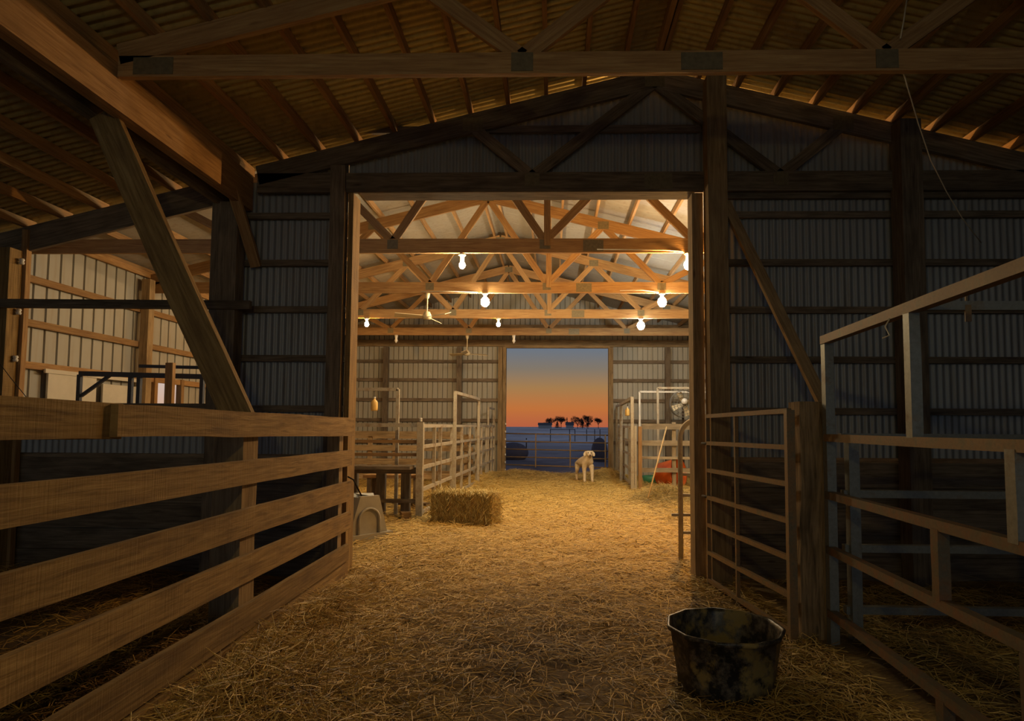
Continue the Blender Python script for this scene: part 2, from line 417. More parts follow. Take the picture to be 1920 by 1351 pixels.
tag(strands('pen_hay', 12000, region(2.0, 4.9, 1.2, 5.9), M_HAY, Lr=(.1, .35), tint=(.6, .22), lift=.03), 'greenish hay lying inside the rusty steel pen', 'hay', kind=ST)
tag(strands('pen_straw', 14000, region(-7.1, -2.1, 6.4, 18.4), M_STRAW, Lr=(.08, .3), wr=(.002, .0045), tint=(.66, .2)), 'golden bedding straw in the pen left of the hay bale', 'straw', kind=ST)
tag(strands('pen_straw', 13000, region(1.62, 4.8, 6.4, 18.4), M_STRAW, Lr=(.08, .3), wr=(.002, .0045), tint=(.62, .2)), 'golden bedding straw in the pen around the orange tub', 'straw', kind=ST)
tag(strands('straw_heap', 15000, clumps([(-1.5, 3.1, .17, .6), (-1.25, 2.1, .3, .3), (-1.7, 4.6, .07, .6), (-1.1, 2.5, .25, .4), (-.95, 1.75, .25, .2), (-2.2, 3.0, .08, .7), (-2.25, 2.2, .1, .5)]), M_STRAW, Lr=(.12, .4), tint=(.6, .25), lift=.05, tiltmax=.4), 'heap of long tangled straw drifted against the wooden board fence', 'straw heap', kind=ST)

# ------------------------------------------------------------------ ribbed sheets
def ribbed(mb, P0, U, V, ulen, vfun, period, amp, prof='sine', samples=6, u_off=0, vseg=1):
    """sheet from P0 along U (length ulen); at u it spans V*vb(u)..V*vt(u); ribs every period"""
    P0 = Vector(P0); U = Vector(U).normalized(); V = Vector(V).normalized(); Nn = U.cross(V)
    if prof == 'sine':
        m = max(2, int(round(ulen / period * samples))); us = [ulen * i / m for i in range(m + 1)]
        hs = [amp * math.sin(2 * math.pi * (u + u_off) / period) for u in us]
    else:
        us = []; hs = []; k = 0; u = 0
        while u < ulen:
            rel = 0
            for du, h in ((0, 0), (period * .74, 0), (period * .77, amp), (period * .88, amp), (period * .91, 0)):
                if u + du < ulen: us.append(u + du); hs.append(h)
            u += period
        us.append(ulen); hs.append(0)
    i0 = len(mb.v); mb.sm = prof == 'sine'
    for u, h in zip(us, hs):
        vb, vt = vfun(u)
        for k in range(vseg + 1):
            mb.v.append(tuple(P0 + U * u + V * (vb + (vt - vb) * k / vseg) + Nn * h - mb.o))
    n = vseg + 1
    for i in range(len(us) - 1):
        for k in range(vseg):
            q = i0 + i * n + k; mb.f.append((q, q + n, q + n + 1, q + 1)); mb.uv += [(us[i], 0), (us[i + 1], 0), (us[i + 1], 1), (us[i], 1)]
    return mb

# front roof
roof = ribbed(MB(), (FR, -4, 5.235), (0, 1, 0), (-1, 0, -FS), 10.3, lambda u: (0, 8.75), .080, .021, samples=4).build('ceiling', M_ROOF)
tag(roof, 'corrugated metal roof over the near half of the barn', 'ceiling', kind='structure')
ribbed(MB(), (FR, -4, 5.235), (0, 1, 0), (1, 0, -FS), 10.3, lambda u: (0, 4.4), .080, .021, samples=4).build('roof_slope', M_ROOF, roof)
for k in range(-10, 18):
    x = -1.63 + .387 * k
    if x > 5.2 or x < -7.3: continue
    z = zf(x) + .045
    MB().bar((x, -4, z), (x, 6.26, z), .04, .09).build('purlin', W_TRUSS, roof)
MB().box((FR, 1.1, 5.19), (.05, 10.2, .16)).build('ridge_board', W_TRUSS, roof)
# rear roof
roof2 = ribbed(MB(), (BR, Y1 + .15, 5.91), (0, 1, 0), (-1, 0, -BS), YB - Y1, lambda u: (0, 6.65), .61, .004, 'box').build('ceiling', M_INSUL)
tag(roof2, 'pale insulated roof over the lit rear half of the barn', 'ceiling', kind='structure')
ribbed(MB(), (BR, Y1 + .15, 5.91), (0, 1, 0), (1, 0, -BS), YB - Y1, lambda u: (0, 6.65), .61, .004, 'box').build('roof_slope', M_INSUL, roof2)
for sgn in (-1, 1):
    for k in range(11):
        x = BR + sgn * (.14 + .61 * k); z = zbk(x) + .05
        MB().bar((x, Y1 + .2, z), (x, YB + .1, z), .04, .1).build('purlin', W_TRUSS, roof2)

# ------------------------------------------------------------------ trusses
def truss(label, Y, ridge, half, zb, ztop, mat, group, bots, tops, webs, th=.045, hb=.2, plates=(), hang=None, clip=(-99, 99)):
    t = empty('roof_truss', (ridge, Y, zb), label=label, cat='truss', group=group)
    child('bottom_chord', mat, t, lambda m: m.bar((max(ridge - half, clip[0]), Y, zb + hb / 2), (min(ridge + half, clip[1]), Y, zb + hb / 2), th, hb))
    for s in (-1, 1):
        def tc_(m):
            a = Vector((ridge, Y, ztop(ridge) - hb / 2)); xe = ridge + s * half; b = Vector((xe, Y, ztop(xe) - hb / 2))
            m.bar(a, b, th, hb)
        child('top_chord', mat, t, tc_)
    nb = [Vector((ridge + b, Y, zb + hb * .8)) for b in bots]; ntp = [Vector((ridge + b, Y, ztop(ridge + b) - hb * .7)) for b in tops]
    for i, j in webs: child('web', mat, t, lambda m: m.bar(nb[i], ntp[j], th, .11, up=(0, 1, 0), w2=.11, h2=th) if 0 else m.bar(nb[i], ntp[j], th * .9, .11))
    for p in nb:
        child('gusset_plate', M_GUSSET, t, lambda m: m.box((p.x, Y - th / 2 - .002, p.z - .04), (.15, .006, .13)))
    for p in ntp:
        child('gusset_plate', M_GUSSET, t, lambda m: m.box((p.x, Y - th / 2 - .002, p.z + .02), (.2, .006, .14)))
    for px in plates:
        child('gusset_plate', M_GUSSET, t, lambda m: m.box((px, Y - th / 2 - .002, zb + hb / 2), (.28, .006, hb * .8)))
    if hang is not None: child('hanger', mat, t, lambda m: m.bar((hang, Y - .02, zb + .1), (hang, Y - .02, ztop(hang) - .1), .09, .04, up=(0, 1, 0)))
    return t
fw = [(0, 0), (0, 1), (1, 1), (1, 2)]
truss('timber roof truss spanning overhead nearer than the partition wall, splice plate on its chord', 4.07, FR, FH - .05, 3.90, zf, W_TRUSS, 'trusses of the near roof', (-1.24, 1.22), (-1.95, 0, 1.95), fw, hb=.15, plates=(1.0, -2.78))
truss('dark timber truss fixed to the partition wall above the wide doorway', Y1 - .08, FR, FH - .05, 3.86, zf, W_OLD, 'trusses of the near roof', (-1.24, 1.25), (-1.85, 0, 1.88), fw, plates=(1.05,))
bt = (-3.15, -1.05, 1.08, 3.15); tt = (-4.2, -2.1, 0, 2.1, 4.2)
bw = [(0, 0), (0, 1), (1, 1), (1, 2), (2, 2), (2, 3), (3, 3), (3, 4)]
TY = (8.41, 11.0, 13.6, 16.2)
tl = ('nearest timber truss seen through the wide doorway, in shade', 'second timber truss beyond the doorway, two bright globe lamps under its chord',
      'third timber truss beyond the doorway, carrying the cold white lamp', 'fourth timber truss beyond the doorway, last before the far wall')
for Yk, lb in zip(TY, tl):
    truss(lb, Yk, BR, BH - .05, 3.90, zbk, W_TRUSS, 'trusses of the rear roof', bt, tt, bw, plates=(.55,), hang=-.09 if Yk < 14 else None)

# ------------------------------------------------------------------ partition wall
pw = ribbed(MB(), (1.68, Y1 + .03, 0), (1, 0, 0), (0, 0, 1), 3.6, lambda u: (1.2, zf(1.68 + u) - .1), .068, .010).build('wall_partition', M_WALL)
tag(pw, 'corrugated metal wall with the wide doorway, splitting the barn in two', 'wall', kind='structure')
def sh(x0, x1, zb, zt): ribbed(MB(), (x0, Y1 + .03, 0), (1, 0, 0), (0, 0, 1), x1 - x0, lambda u: (zb, zt(x0 + u) if callable(zt) else zt), .068, .010).build('wall_sheet', M_WALL, pw)
sh(-3.5, -2.13, 1.2, lambda x: zf(x) - .1)
sh(-2.13, 1.68, 3.92, lambda x: zf(x) - .1)
sh(-7.4, -5.47, 1.2, lambda x: zf(x) - .1)
sh(-5.47, -3.5, 1.2, 1.66)
for x0, x1 in ((-3.5, -2.12), (1.7, 5.1)):
    for z in (3.64, 3.15, 2.67, 2.17, 1.66):
        MB().box(((x0 + x1) / 2, Y1 - .02, z), (x1 - x0, .04, .065)).build('girt', W_OLD, pw)
MB().box((-.3, Y1 - .02, 4.54), (3.6, .04, .07)).build('girt', W_OLD, pw)
MB().box((3.4, Y1 - .02, 3.84), (3.4, .04, .07)).build('girt', W_OLD, pw)
for x0, x1 in ((-7.4, -2.1), (1.7, 5.1)):
    for k, z in enumerate((.1, .335, .57, .80, 1.03, 1.16)):
        MB().box(((x0 + x1) / 2, Y1 + .06 + .042 * (k % 2), z), (x1 - x0, .04, .25)).build('skirt_board', W_OLD, pw)
MB().box((-4.4, Y1 - .03, 1.68), (1.9, .12, .05)).build('sill_board', W_OLD, pw)
tag(MB((-4.5, Y1 - .25, 2.68)).bar((-6.2, Y1 - .25, 2.69), (-2.98, Y1 - .25, 2.67), .05, .085).build('cross_rail', W_OLD), 'dark horizontal rail nailed across the left wall opening', 'rail')
# lean-to rafter above the left opening
child_r = MB().bar((-3.3, Y1 + .0, zf(-3.3) - .13), (-7.2, Y1 + .0, zf(-7.2) - .13), .04, .26).build('rafter', W_OLD, pw)
# door casing
def struct(name, label, mb, mat, cat='trim'):
    o = mb.build(name, mat); return tag(o, label, cat, kind='structure')
struct('trim_1', 'light timber jamb lining the left side of the wide doorway', MB().box((-2.065, Y1 + .03, 1.93), (.05, .22, 3.86)), W_FENCE)
struct('trim_2', 'timber jamb lining the right side of the wide doorway', MB().box((1.45, Y1 + .05, 1.93), (.11, .2, 3.86)), W_POST)
struct('trim_3', 'thin board edging the top of the wide doorway', MB().box((-.28, Y1 + .02, 3.875), (3.4, .22, .035)), W_OLD)

# ------------------------------------------------------------------ posts
def post(label, x, y, z0, z1, w_=.19, mat=None, d=None, group=None, lean=(0, 0)):
    o = MB((x, y, z0)).bar((x, y, z0), (x + lean[0], y + lean[1], z1), w_, d or w_, wob=.01, seg=6).build('timber_post', mat or W_POST)
    return tag(o, label, 'post', group)
post('square timber post standing at the right side of the wide doorway', 1.6, Y1 - .165, 0, zf(1.6) - .02, .19)
post('dark timber post standing at the left side of the wide doorway', -2.19, Y1 - .10, 0, zf(-2.17) - .22, .15, W_OLD, .07)
post('dark timber post on the right of the partition wall, behind the rusty pen', 3.47, Y1 - .165, 0, zf(3.47) - .02, .2, W_OLD)
post('timber post under the inner end of the long eave beam', -3.28, Y1 - .15, 0, 3.72, .26, W_OLD, .16)
post('pale timber post standing at the outer side of the left wall opening', -5.56, Y1 - .12, 0, zf(-5.56) - .25, .17, W_FENCE)
post('slim timber board post beside the pale post at the left wall opening', -5.47, Y1 - .02, 0, 3.5, .06, W_TRUSS)
post('dark corner post at the far right end of the partition wall', 4.9, Y1 - .165, 0, zf(4.9) - .2, .18, W_OLD)
def insul(x, y, z):
    o = MB((x, y, z)).lathe([(0, -.03), (.02, -.03), (.025, -.01), (.015, 0), (.025, .01), (.02, .03), (0, .03)], (x, y, z), 10).build('fence_insulator', M_WHITEP); return o
for px_, py_, lb in ((41, 490, 'highest'), (35, 584, 'middle'), (29, 672, 'lowest')):
    q = at(px_, py_, Y=Y1 - .1)
    tag(insul(*q), '%s of three small white insulators beside the pale post' % lb, 'insulator', 'insulators on the pale post')

# eave beam on the left
eb = empty('eave_beam', (-3.1, 1, 3.7), label='long heavy wooden eave beam running along the left roof edge towards the partition wall', cat='beam')
child('inner_board', W_PLATE, eb, lambda m: m.bar((-3.07, -3.5, 3.85), (-3.07, 5.42, 3.835), .05, .30, seg=6, wob=.008))
child('beam_core', W_TRUSS, eb, lambda m: m.bar((-3.13, -3.5, 3.87), (-3.13, Y1 - .04, 3.87), .06, .36))
child('outer_board', W_OLD, eb, lambda m: m.bar((-3.36, -3.5, 3.83), (-3.36, Y1 - .02, 3.83), .05, .26))
# braces
def brace(label, a, b, w_, h_, mat, up=(0, 0, 1)):
    a = Vector(a); b = Vector(b); o = MB(a).bar(a, b, w_, h_, up=up, seg=5, wob=.01).build('timber_brace', mat); return tag(o, label, 'brace')
brace('thick wooden brace slanting from the eave beam down behind the board fence', at(195, 215, Y=4.25), at(455, 800, Y=3.98), .2, .05, W_FENCE, up=(0, 1, 0))
brace('short curved-looking knee brace in the corner under the eave beam', at(418, 292, Y=5.7), at(480, 500, Y=Y1 - .05), .1, .05, W_TRUSS, up=(0, 1, 0))
brace('long slanting board from the doorway post down behind the cracked wooden post', at(1360, 380, Y=Y1 - .1), at(1556, 780, Y=4.85), .09, .05, W_POST, up=(0, 1, 0))

# ------------------------------------------------------------------ board fence
bf = empty('board_fence', (-1.95, 3.5, 0), label='rough wooden board fence along the left side of the aisle', cat='fence')
def fx(y): return -1.805 - .032 * y
def fboard(y0, y1, zn0, zn1, zf0, zf1, off=0, wob=.006, th=.035):
    """z range at Y=2.08 (n) and at Y=6.1 (f)"""
    def zz(y, a, b): return a + (b - a) * (y - 2.08) / 4.02
    def fn(m):
        a = (fx(y0) + off, y0, (zz(y0, zn0, zf0) + zz(y0, zn1, zf1)) / 2); b = (fx(y1) + off, y1, (zz(y1, zn0, zf0) + zz(y1, zn1, zf1)) / 2)
        m.bar(a, b, th, abs(zz(y0, zn1, zf1) - zz(y0, zn0, zf0)), h2=abs(zz(y1, zn1, zf1) - zz(y1, zn0, zf0)), wob=wob, seg=14)
    child('board', W_FENCE, bf, fn)
fboard(2.58, 6.05, 1.45, 1.585, 1.39, 1.57, .012)
fboard(-1, 2.66, 1.44, 1.59, 1.40, 1.57, -.022)
fboard(-1, 6.05, 1.14, 1.29, 1.10, 1.25)
fboard(-1, 6.02, .835, .99, .76, .95)
fboard(-1, 6.04, .54, .706, .48, .65)
fboard(-1, 6.0, .22, .40, .19, .345)
fboard(-1, 5.98, .02, .19, .0, .175)
for y in (.6, 3.95, 5.95):
    child('post', W_POST, bf, lambda m: m.bar((fx(y) - .125, y, -.05), (fx(y) - .125, y, 1.55 if y > 1 else 1.6), .19 if y < 5 else .12, .19 if y < 5 else .1, wob=.008, seg=4))

# ------------------------------------------------------------------ right-hand gate, cracked post, steel pens
cp = MB((1.80, 4.42, 0)).bar((1.80, 4.42, -.02), (1.81, 4.42, 1.68), .19, .19, wob=.02, seg=12).build('cracked_post', W_TIE)
tag(cp, 'thick cracked old wooden post between the small gate and the steel pen', 'post')
gt = empty('pipe_gate', (1.6, 4.3, 0), label='small rust-brown pipe gate hung between the cracked post and the doorway post', cat='gate')
ga = Vector((1.47, 5.88, 0)); gb = Vector((1.65, 4.33, 0))
for k in range(7):
    z0 = 1.60 - .255 * k; z1 = 1.615 - .255 * k
    child('rail', M_RUST, gt, lambda m: m.bar(ga + Vector((0, 0, z0)), gb + Vector((0, 0, z1)), .035, .035))
for t, r_ in ((0, .034), (.42, .03), (1, .055)):
    p = ga.lerp(gb, t); child('upright', M_RUST, gt, lambda m: m.bar(p + Vector((0, 0, .03)), p + Vector((0, 0, 1.62)), r_, r_))
for z in (.84, 1.34):
    child('hinge_pin', M_DARK, gt, lambda m: m.tube([ga + Vector((-.04, .06, z)), ga + Vector((.02, -.04, z))], .014))

p1 = empty('steel_pen_panel', (1.8, 3, 0), label='tall rusty square-tube pen panel closest on the right, running along the aisle', cat='panel')
A0 = Vector((1.87, 4.24, 0)); 
def px_line(y): return 1.87 + (y - 4.24) * .045            # slightly skewed line of the panel
def rail(par, mat, a, b, s=.045, nm='rail'): child(nm, mat, par, lambda m: m.bar(a, b, s, s, seg=3, wob=.004))
for z in (1.43, 1.045, .68, .26):
    rail(p1, M_RUST2 if z < 1.3 else M_RUST, (px_line(4.24), 4.24, z), (px_line(.4), .4, z + .01), .05)
rail(p1, M_RUST, (px_line(4.26), 4.26, 2.10), (px_line(.4), .4, 2.13), .055, 'top_rail')
rail(p1, M_GALV, (px_line(4.24) + .01, 4.235, 0), (px_line(4.24) + .01, 4.235, 2.10), .06, 'upright')
for y, z0, z1 in ((3.14, 1.45, 2.09), (2.42, 1.06, 1.42), (2.95, .70, 1.03), (2.38, .28, .66), (2.95, .0, .25), (1.2, 1.45, 2.1)):
    rail(p1, M_GALV if z0 > 1 else M_RUST2, (px_line(y), y, z0), (px_line(y), y, z1), .055, 'upright')
p2 = empty('steel_pen_panel', (3.4, 4.3, 0), label='grey galvanised pen panel running across behind the tall rusty panel', cat='panel')
for z, y in ((1.435, 4.34), (1.045, 4.32), (.675, 4.32), (.26, 4.32)):
    rail(p2, M_GALV, (2.0, y, z), (5.0, y, z), .05)
rail(p2, M_GALV, (2.06, 4.3, 0.0), (2.06, 4.3, 1.43), .07, 'upright')
rail(p2, M_GALV, (3.28, 4.3, .7), (3.28, 4.3, 1.02), .06, 'upright'); rail(p2, M_GALV, (3.3, 4.3, 0), (3.3, 4.3, .24), .06, 'upright')
rail(p2, M_GALV, (4.9, 4.3, 0), (4.9, 4.3, 1.43), .06, 'upright')
p3 = MB((1.86, 3.12, 2.11)).bar((1.86, 3.12, 2.115), (4.9, 3.12, 2.115), .045, .045).build('cross_bar', M_GALV)
tag(p3, 'grey galvanised bar crossing over the pen at the height of the tall rail', 'bar')
tagp = at(1815, 585, Y=3.1)
tg = MB(tagp).box((tagp.x, tagp.y, tagp.z - .005), (.03, .008, .085)).box((tagp.x, tagp.y + .01, tagp.z + .055), (.008, .008, .06)).build('hanging_tag', M_RUST)
tag(tg, 'small rusty metal tag hanging from the galvanised cross bar', 'tag')
# bow gate at the door
bw_ = empty('bow_gate', (1.4, 6.9, 0), label='narrow bow-topped pipe gate standing open just inside the doorway', cat='gate')
def bowpts():
    a = at(1277, 1052, Y=6.9); zt = at(1277, 820, Y=6.9).z; x0 = a.x; x1 = x0 + .33
    pts = [(x0, 6.9, 0.02), (x0, 6.9, zt)]
    for k in range(1, 9):
        t = math.pi * k / 16; pts.append((x0 + .2 * (1 - math.cos(t)), 6.9, zt + .2 * math.sin(t)))
    pts.append((x1 + .3, 6.9, zt + .2)); return pts, x0, x1
bp, bx0, bx1 = bowpts()
child('frame', M_PIPE, bw_, lambda m: m.tube(bp, .028, 8))
for py in (889, 928, 965, 998, 1052):
    z = at(1290, py, Y=6.9).z
    child('rung', M_PIPE, bw_, lambda m: m.bar((bx0 - (.1 if py == 965 else 0), 6.9, max(z, .03)), (bx1 + .3, 6.9, max(z, .03)), .03, .03))
child('upright', M_PIPE, bw_, lambda m: m.bar((bx0 + .28, 6.9, .02), (bx0 + .28, 6.9, .85), .03, .03))

# rubber tub
tb = empty('rubber_tub', (1.01, 3.70, g(1.01, 3.7)), label='large muddy black rubber feed tub standing on the straw near the small gate', cat='tub')
def ng(t, z):
    n = 11; a = 2 * math.pi / n; tt_ = ((t + .2) % a) - a / 2; k = max(0, min(1, (z + .05) / .2))
    return 1 + k * (math.cos(a / 2) / math.cos(tt_) - 1)
def tubm(m):
    m.lathe([(0, 0), (.255, 0), (.272, .02), (.285, .1), (.320, .335), (.338, .34), (.341, .358), (.334, .366), (.324, .362), (.314, .34), (.27, .1), (.255, .035), (0, .03)], tb.location, 88, ng)
child('tub_body', M_RUBBER, tb, tubm)
child('muddy_water', plain('murky_water', (.02, .018, .015), .08), tb, lambda m: m.lathe([(0, .12), (.272, .12)], tb.location, 44, ng))

# ------------------------------------------------------------------ outer walls
DY0 = at(284, 735, X=XL).y; DY1 = at(330, 735, X=XL).y
wl = ribbed(MB(), (XL, Y1 + .1, 0), (0, 1, 0), (0, 0, 1), DY0 - Y1 - .1, lambda u: (0, 4.32), .235, -.05, 'box').build('wall_left', M_WHITE)
tag(wl, 'pale ribbed metal wall on the left of the rear barn', 'wall', kind='structure')
ribbed(MB(), (XL, DY0, 0), (0, 1, 0), (0, 0, 1), DY1 - DY0, lambda u: (2.36, 4.32), .235, -.05, 'box').build('wall_sheet', M_WHITE, wl)
ribbed(MB(), (XL, DY1, 0), (0, 1, 0), (0, 0, 1), YB - DY1, lambda u: (0, 4.32), .235, -.05, 'box').build('wall_sheet', M_WHITE, wl)
for z in (4.22, 3.55, 2.92, 2.32):
    MB().box((XL + .06, (Y1 + YB) / 2, z), (.05, YB - Y1 - .2, .1)).build('girt', W_TRUSS, wl)
for a, b in ((6.4, DY0 - .05), (DY1 + .08, 18.7)):
    MB().box((XL + .06, (a + b) / 2, 1.66), (.05, b - a, .1)).build('girt', W_TRUSS, wl)
PY_ = at(274, 640, X=XL + .17).y
for Yk in TY:
    post('timber post against the pale left wall of the rear barn, %s' % {8.41: 'nearest the opening', 11.0: 'beside the little bright doorway', 13.6: 'past the little bright doorway', 16.2: 'closest to the far wall'}[Yk], XL + .17, {8.41: 7.95, 11.0: PY_}.get(Yk, Yk + .12), 0, 4.1, .15, W_POST, group='posts of the left wall')
wp = MB((XL + .1, 9.8, 0)).box((XL + .1, 9.25, 1.2), (.03, .95, 2.1)).box((XL + .1, 10.35, 1.15), (.03, .95, 2.0)).box((XL + .12, 9.8, 2.26), (.03, 2.2, .06)).build('door_2', M_DOOR)
tag(wp, 'white panelled sliding door in the pale left wall', 'door', kind='structure')
for yy, lb in ((DY0 - .03, 'near'), (DY1 + .04, 'far')):
    struct('trim_%d' % (4 if lb == 'near' else 5), '%s timber jamb of the little bright doorway in the left wall' % lb, MB().box((XL + .06, yy, 1.2), (.1, .09, 2.36)), W_TRUSS)
wr = ribbed(MB(), (XR, YB, 0), (0, -1, 0), (0, 0, 1), YB - Y1 - .1, lambda u: (0, 4.32), .235, -.02, 'box').build('wall_right', M_WHITE)
tag(wr, 'pale ribbed metal wall on the right of the rear barn', 'wall', kind='structure')
for z in (3.55, 2.92, 2.32, 1.66):
    MB().box((XR - .06, (Y1 + YB) / 2, z), (.05, YB - Y1 - .2, .1)).build('girt', W_TRUSS, wr)
w2 = ribbed(MB(), (-7.4, -4, 0), (0, 1, 0), (0, 0, 1), Y1 + 4, lambda u: (0, 3.15), .068, .01, samples=4).build('wall_left', M_WALL)
tag(w2, 'dark corrugated wall on the left of the near barn', 'wall', kind='structure')
w3 = ribbed(MB(), (5.2, Y1 + .12, 0), (0, -1, 0), (0, 0, 1), Y1 + 4.12, lambda u: (0, 4.15), .068, .01, samples=4).build('wall_right', M_WALL)
tag(w3, 'dark corrugated wall on the right of the near barn', 'wall', kind='structure')
# far wall with the open door
DX0, DX1 = -1.45, 1.69
wb = ribbed(MB(), (XL, YB, 0), (1, 0, 0), (0, 0, 1), DX0 - XL, lambda u: (0, zbk(XL + u) + .115), .153, -.05, 'box').build('wall_back', M_WHITE)
tag(wb, 'pale ribbed metal end wall with the open far doorway', 'wall', kind='structure')
ribbed(MB(), (DX1, YB, 0), (1, 0, 0), (0, 0, 1), XR - DX1, lambda u: (0, zbk(DX1 + u) + .115), .153, -.05, 'box').build('wall_sheet', M_WHITE, wb)
ribbed(MB(), (DX0, YB, 0), (1, 0, 0), (0, 0, 1), DX1 - DX0, lambda u: (3.9, zbk(DX0 + u) + .115), .153, -.05, 'box').build('wall_sheet', M_WHITE, wb)
for a, b in ((XL, DX0 - .05), (DX1 + .05, XR)):
    for z in (3.46, 2.89, 2.28, 1.66, 1.0):
        MB().box(((a + b) / 2, YB - .06, z), (b - a, .05, .1)).build('girt', W_OLD, wb)
MB().box((-1.2, YB - .08, 4.02), (12.4, .07, .2)).build('header_beam', W_POST, wb)
MB().box((-1.2, YB - .05, 4.55), (12.4, .05, .1)).build('girt', W_POST, wb)
struct('trim_6', 'timber jamb on the left side of the far doorway', MB().box((DX0 - .03, YB - .08, 1.95), (.1, .22, 3.9)).box((DX0 - .16, YB - .1, 1.95), (.13, .16, 3.9)), W_POST)
struct('trim_7', 'timber jamb on the right side of the far doorway', MB().box((DX1 + .06, YB - .08, 1.95), (.14, .2, 3.9)), W_POST)
struct('trim_8', 'board across the top of the far doorway', MB().box((.12, YB - .1, 3.91), (3.2, .12, .08)), W_POST)
for x, lb in ((-5.1, 'timber post on the far wall, behind the hanging yellow jug'), (-2.85, 'timber post on the far wall, midway between the jug and the far doorway'), (3.45, 'timber post on the far wall, beside the round barn fan')):
    post(lb, x, YB - .21, 0, 3.88, .15, W_OLD)
for k in range(7):
    z = 1.55 - .23 * k; p = (DX0 + .02, YB - .22, z)
    tag(insul(*p), 'small white insulator on the left jamb of the far doorway', 'insulator', 'insulators down the far door jamb')

# ------------------------------------------------------------------ lamps
def bulb_mat(name, c, s):
    m, N, L, p = newmat(name); p.inputs['Base Color'].default_value = (.9, .85, .75, 1)
    p.inputs['Emission Color'].default_value = (*c, 1); p.inputs['Emission Strength'].default_value = s * BULB; return m
WARM = (1, .62, .22); ORG = (1, .50, .13); COOL = (.95, 1, .92); YEL = (1, .78, .46)
def lamp(label, x, Y, ztop, zc, r, c, s, group='lamps under the trusses', wire=None):
    t = empty('globe_lamp', (x, Y, ztop), label=label, cat='lamp', group=group)
    child('socket', M_WHITEP, t, lambda m: m.lathe([(0, ztop), (.05, ztop), (.055, ztop - .02), (.03, ztop - .035), (.03, zc + r * .75), (0, zc + r * .7)], (x, Y, 0), 14))
    child('globe', bulb_mat('lamp_glow', c, s), t, lambda m: m.ball((x, Y, zc), r, 10, 6, (1, 1, 1.15)))
    if wire: child('wiring', M_CONDUIT, t, lambda m: m.tube([(x, Y - .01, ztop + .01)] + wire, .008, 5))
    return t
CB = 3.90
lamp('bright yellow-white globe lamp on the second truss, above the hay bale side', -1.24, 11.0, CB, 3.74, .08, YEL, 800, wire=[(-1.9, 10.96, CB + .03), (-2.4, 10.96, CB + .02)])
lamp('bright yellow-white globe lamp on the second truss, over the right pen', 1.96, 11.0, CB, 3.74, .08, YEL, 720, wire=[(1.6, 10.96, CB + .05), (1.2, 10.96, CB + .04)])
lamp('cold white lamp under the third truss, right of the far doorway', 1.95, 13.6, CB, 3.74, .085, COOL, 420)
lamp('small white lamp hanging on a cord from the nearest rear truss', -1.28, 8.45, CB, 3.74, .045, YEL, 900)
lamp('small orange lamp at the right edge of the wide doorway', 1.86, 8.41, CB, 3.73, .06, ORG, 2200, wire=[(1.5, 8.37, CB + .03), (.6, 8.37, CB + .04)])
lamp('small orange lamp seen against the left jamb of the wide doorway', -4.2, 13.6, CB, 3.76, .05, ORG, 900)
lamp('small orange lamp under the third truss, above the far doorway', -1.23, 13.6, CB, 3.76, .045, ORG, 500)
nl = lamp('warm lamp under the near roof behind the viewer', .2 - .6, -.9, 2.95, 2.72, .07, (1, .78, .30), 210, group='lamps of the near barn')

child('cord', M_WIRE, nl, lambda m: m.tube([(-.4, -.9, 2.94), (-.4, -.9, 4.86)], .006, 5))
# ceiling fans
def cfan(label, x, Y, zt, zh, rot):
    t = empty('ceiling_fan', (x, Y, zt), label=label, cat='fan', group='ceiling fans')
    child('rod', M_FANW, t, lambda m: m.lathe([(0, zt), (.05, zt), (.035, zt - .08), (.012, zt - .1), (.012, zh + .08)], (x, Y, 0), 10))
    child('motor', M_FANW, t, lambda m: m.lathe([(0, zh + .09), (.05, zh + .08), (.075, zh + .03), (.09, zh), (.07, zh - .05), (0, zh - .06)], (x, Y, 0), 14))
    for k in range(3):
        a = rot + k * 2 * math.pi / 3; d = Vector((math.cos(a), math.sin(a), 0)); c = Vector((x, Y, zh - .01))
        child('blade', M_FANW, t, lambda m: m.bar(c + d * .07, c + d * .58, .1, .008, w2=.15, roll=.35))
cfan('cream ceiling fan hanging from the second rear truss', -2.3, 11.02, CB, 3.48, 3.5)
cfan('cream ceiling fan hanging near the far wall left of the far doorway', -2.3, 16.25, CB, 3.42, 2.6)
for x, lb in ((-4.2, 'small unlit lamp holder under the fourth truss, left of the far fan'), (-1.05, 'small unlit lamp holder under the fourth truss, right of the far fan')):
    o = MB((x, 16.2, CB)).lathe([(0, CB), (.05, CB), (.04, CB - .06), (.03, CB - .1), (.05, CB - .15), (0, CB - .22)], (x, 16.2, 0), 10).build('lamp_holder', M_WHITEP); tag(o, lb, 'lamp holder')

# ------------------------------------------------------------------ aisle panels
def panel(label, a, b, zs, ups, mat, s=.04, arch=None, big=.06):
    a = Vector((a[0], a[1], 0)); b = Vector((b[0], b[1], 0)); t = empty('steel_pen_panel', a, label=label, cat='panel', group='steel panels of the rear pens')
    for z in zs: child('rail', mat, t, lambda m: m.bar(a + Vector((0, 0, z)), b + Vector((0, 0, z)), s * .8, s))
    for u in ups:
        p = a.lerp(b, u); zb = 0.0
        child('upright', mat, t, lambda m: m.bar(p + Vector((0, 0, zb)), p + Vector((0, 0, max(zs))), s, s))
    return t
ZS = (1.49, 1.16, .83, .48, .12)
xl = lambda y: -2.08 + (y - 9.75) * .036
panel('steel pen panel just behind the hay bale, ending at the tall corner post', (xl(9.75), 9.75), (xl(12.1), 12.1), ZS, (.0, .36, .56, 1), M_PIPE, .055)
panel('steel pen panel on the left of the aisle between the two uprights of the arch', (xl(12.15), 12.15), (xl(15.1), 15.1), ZS, (.35, .7), M_PIPE, .05)
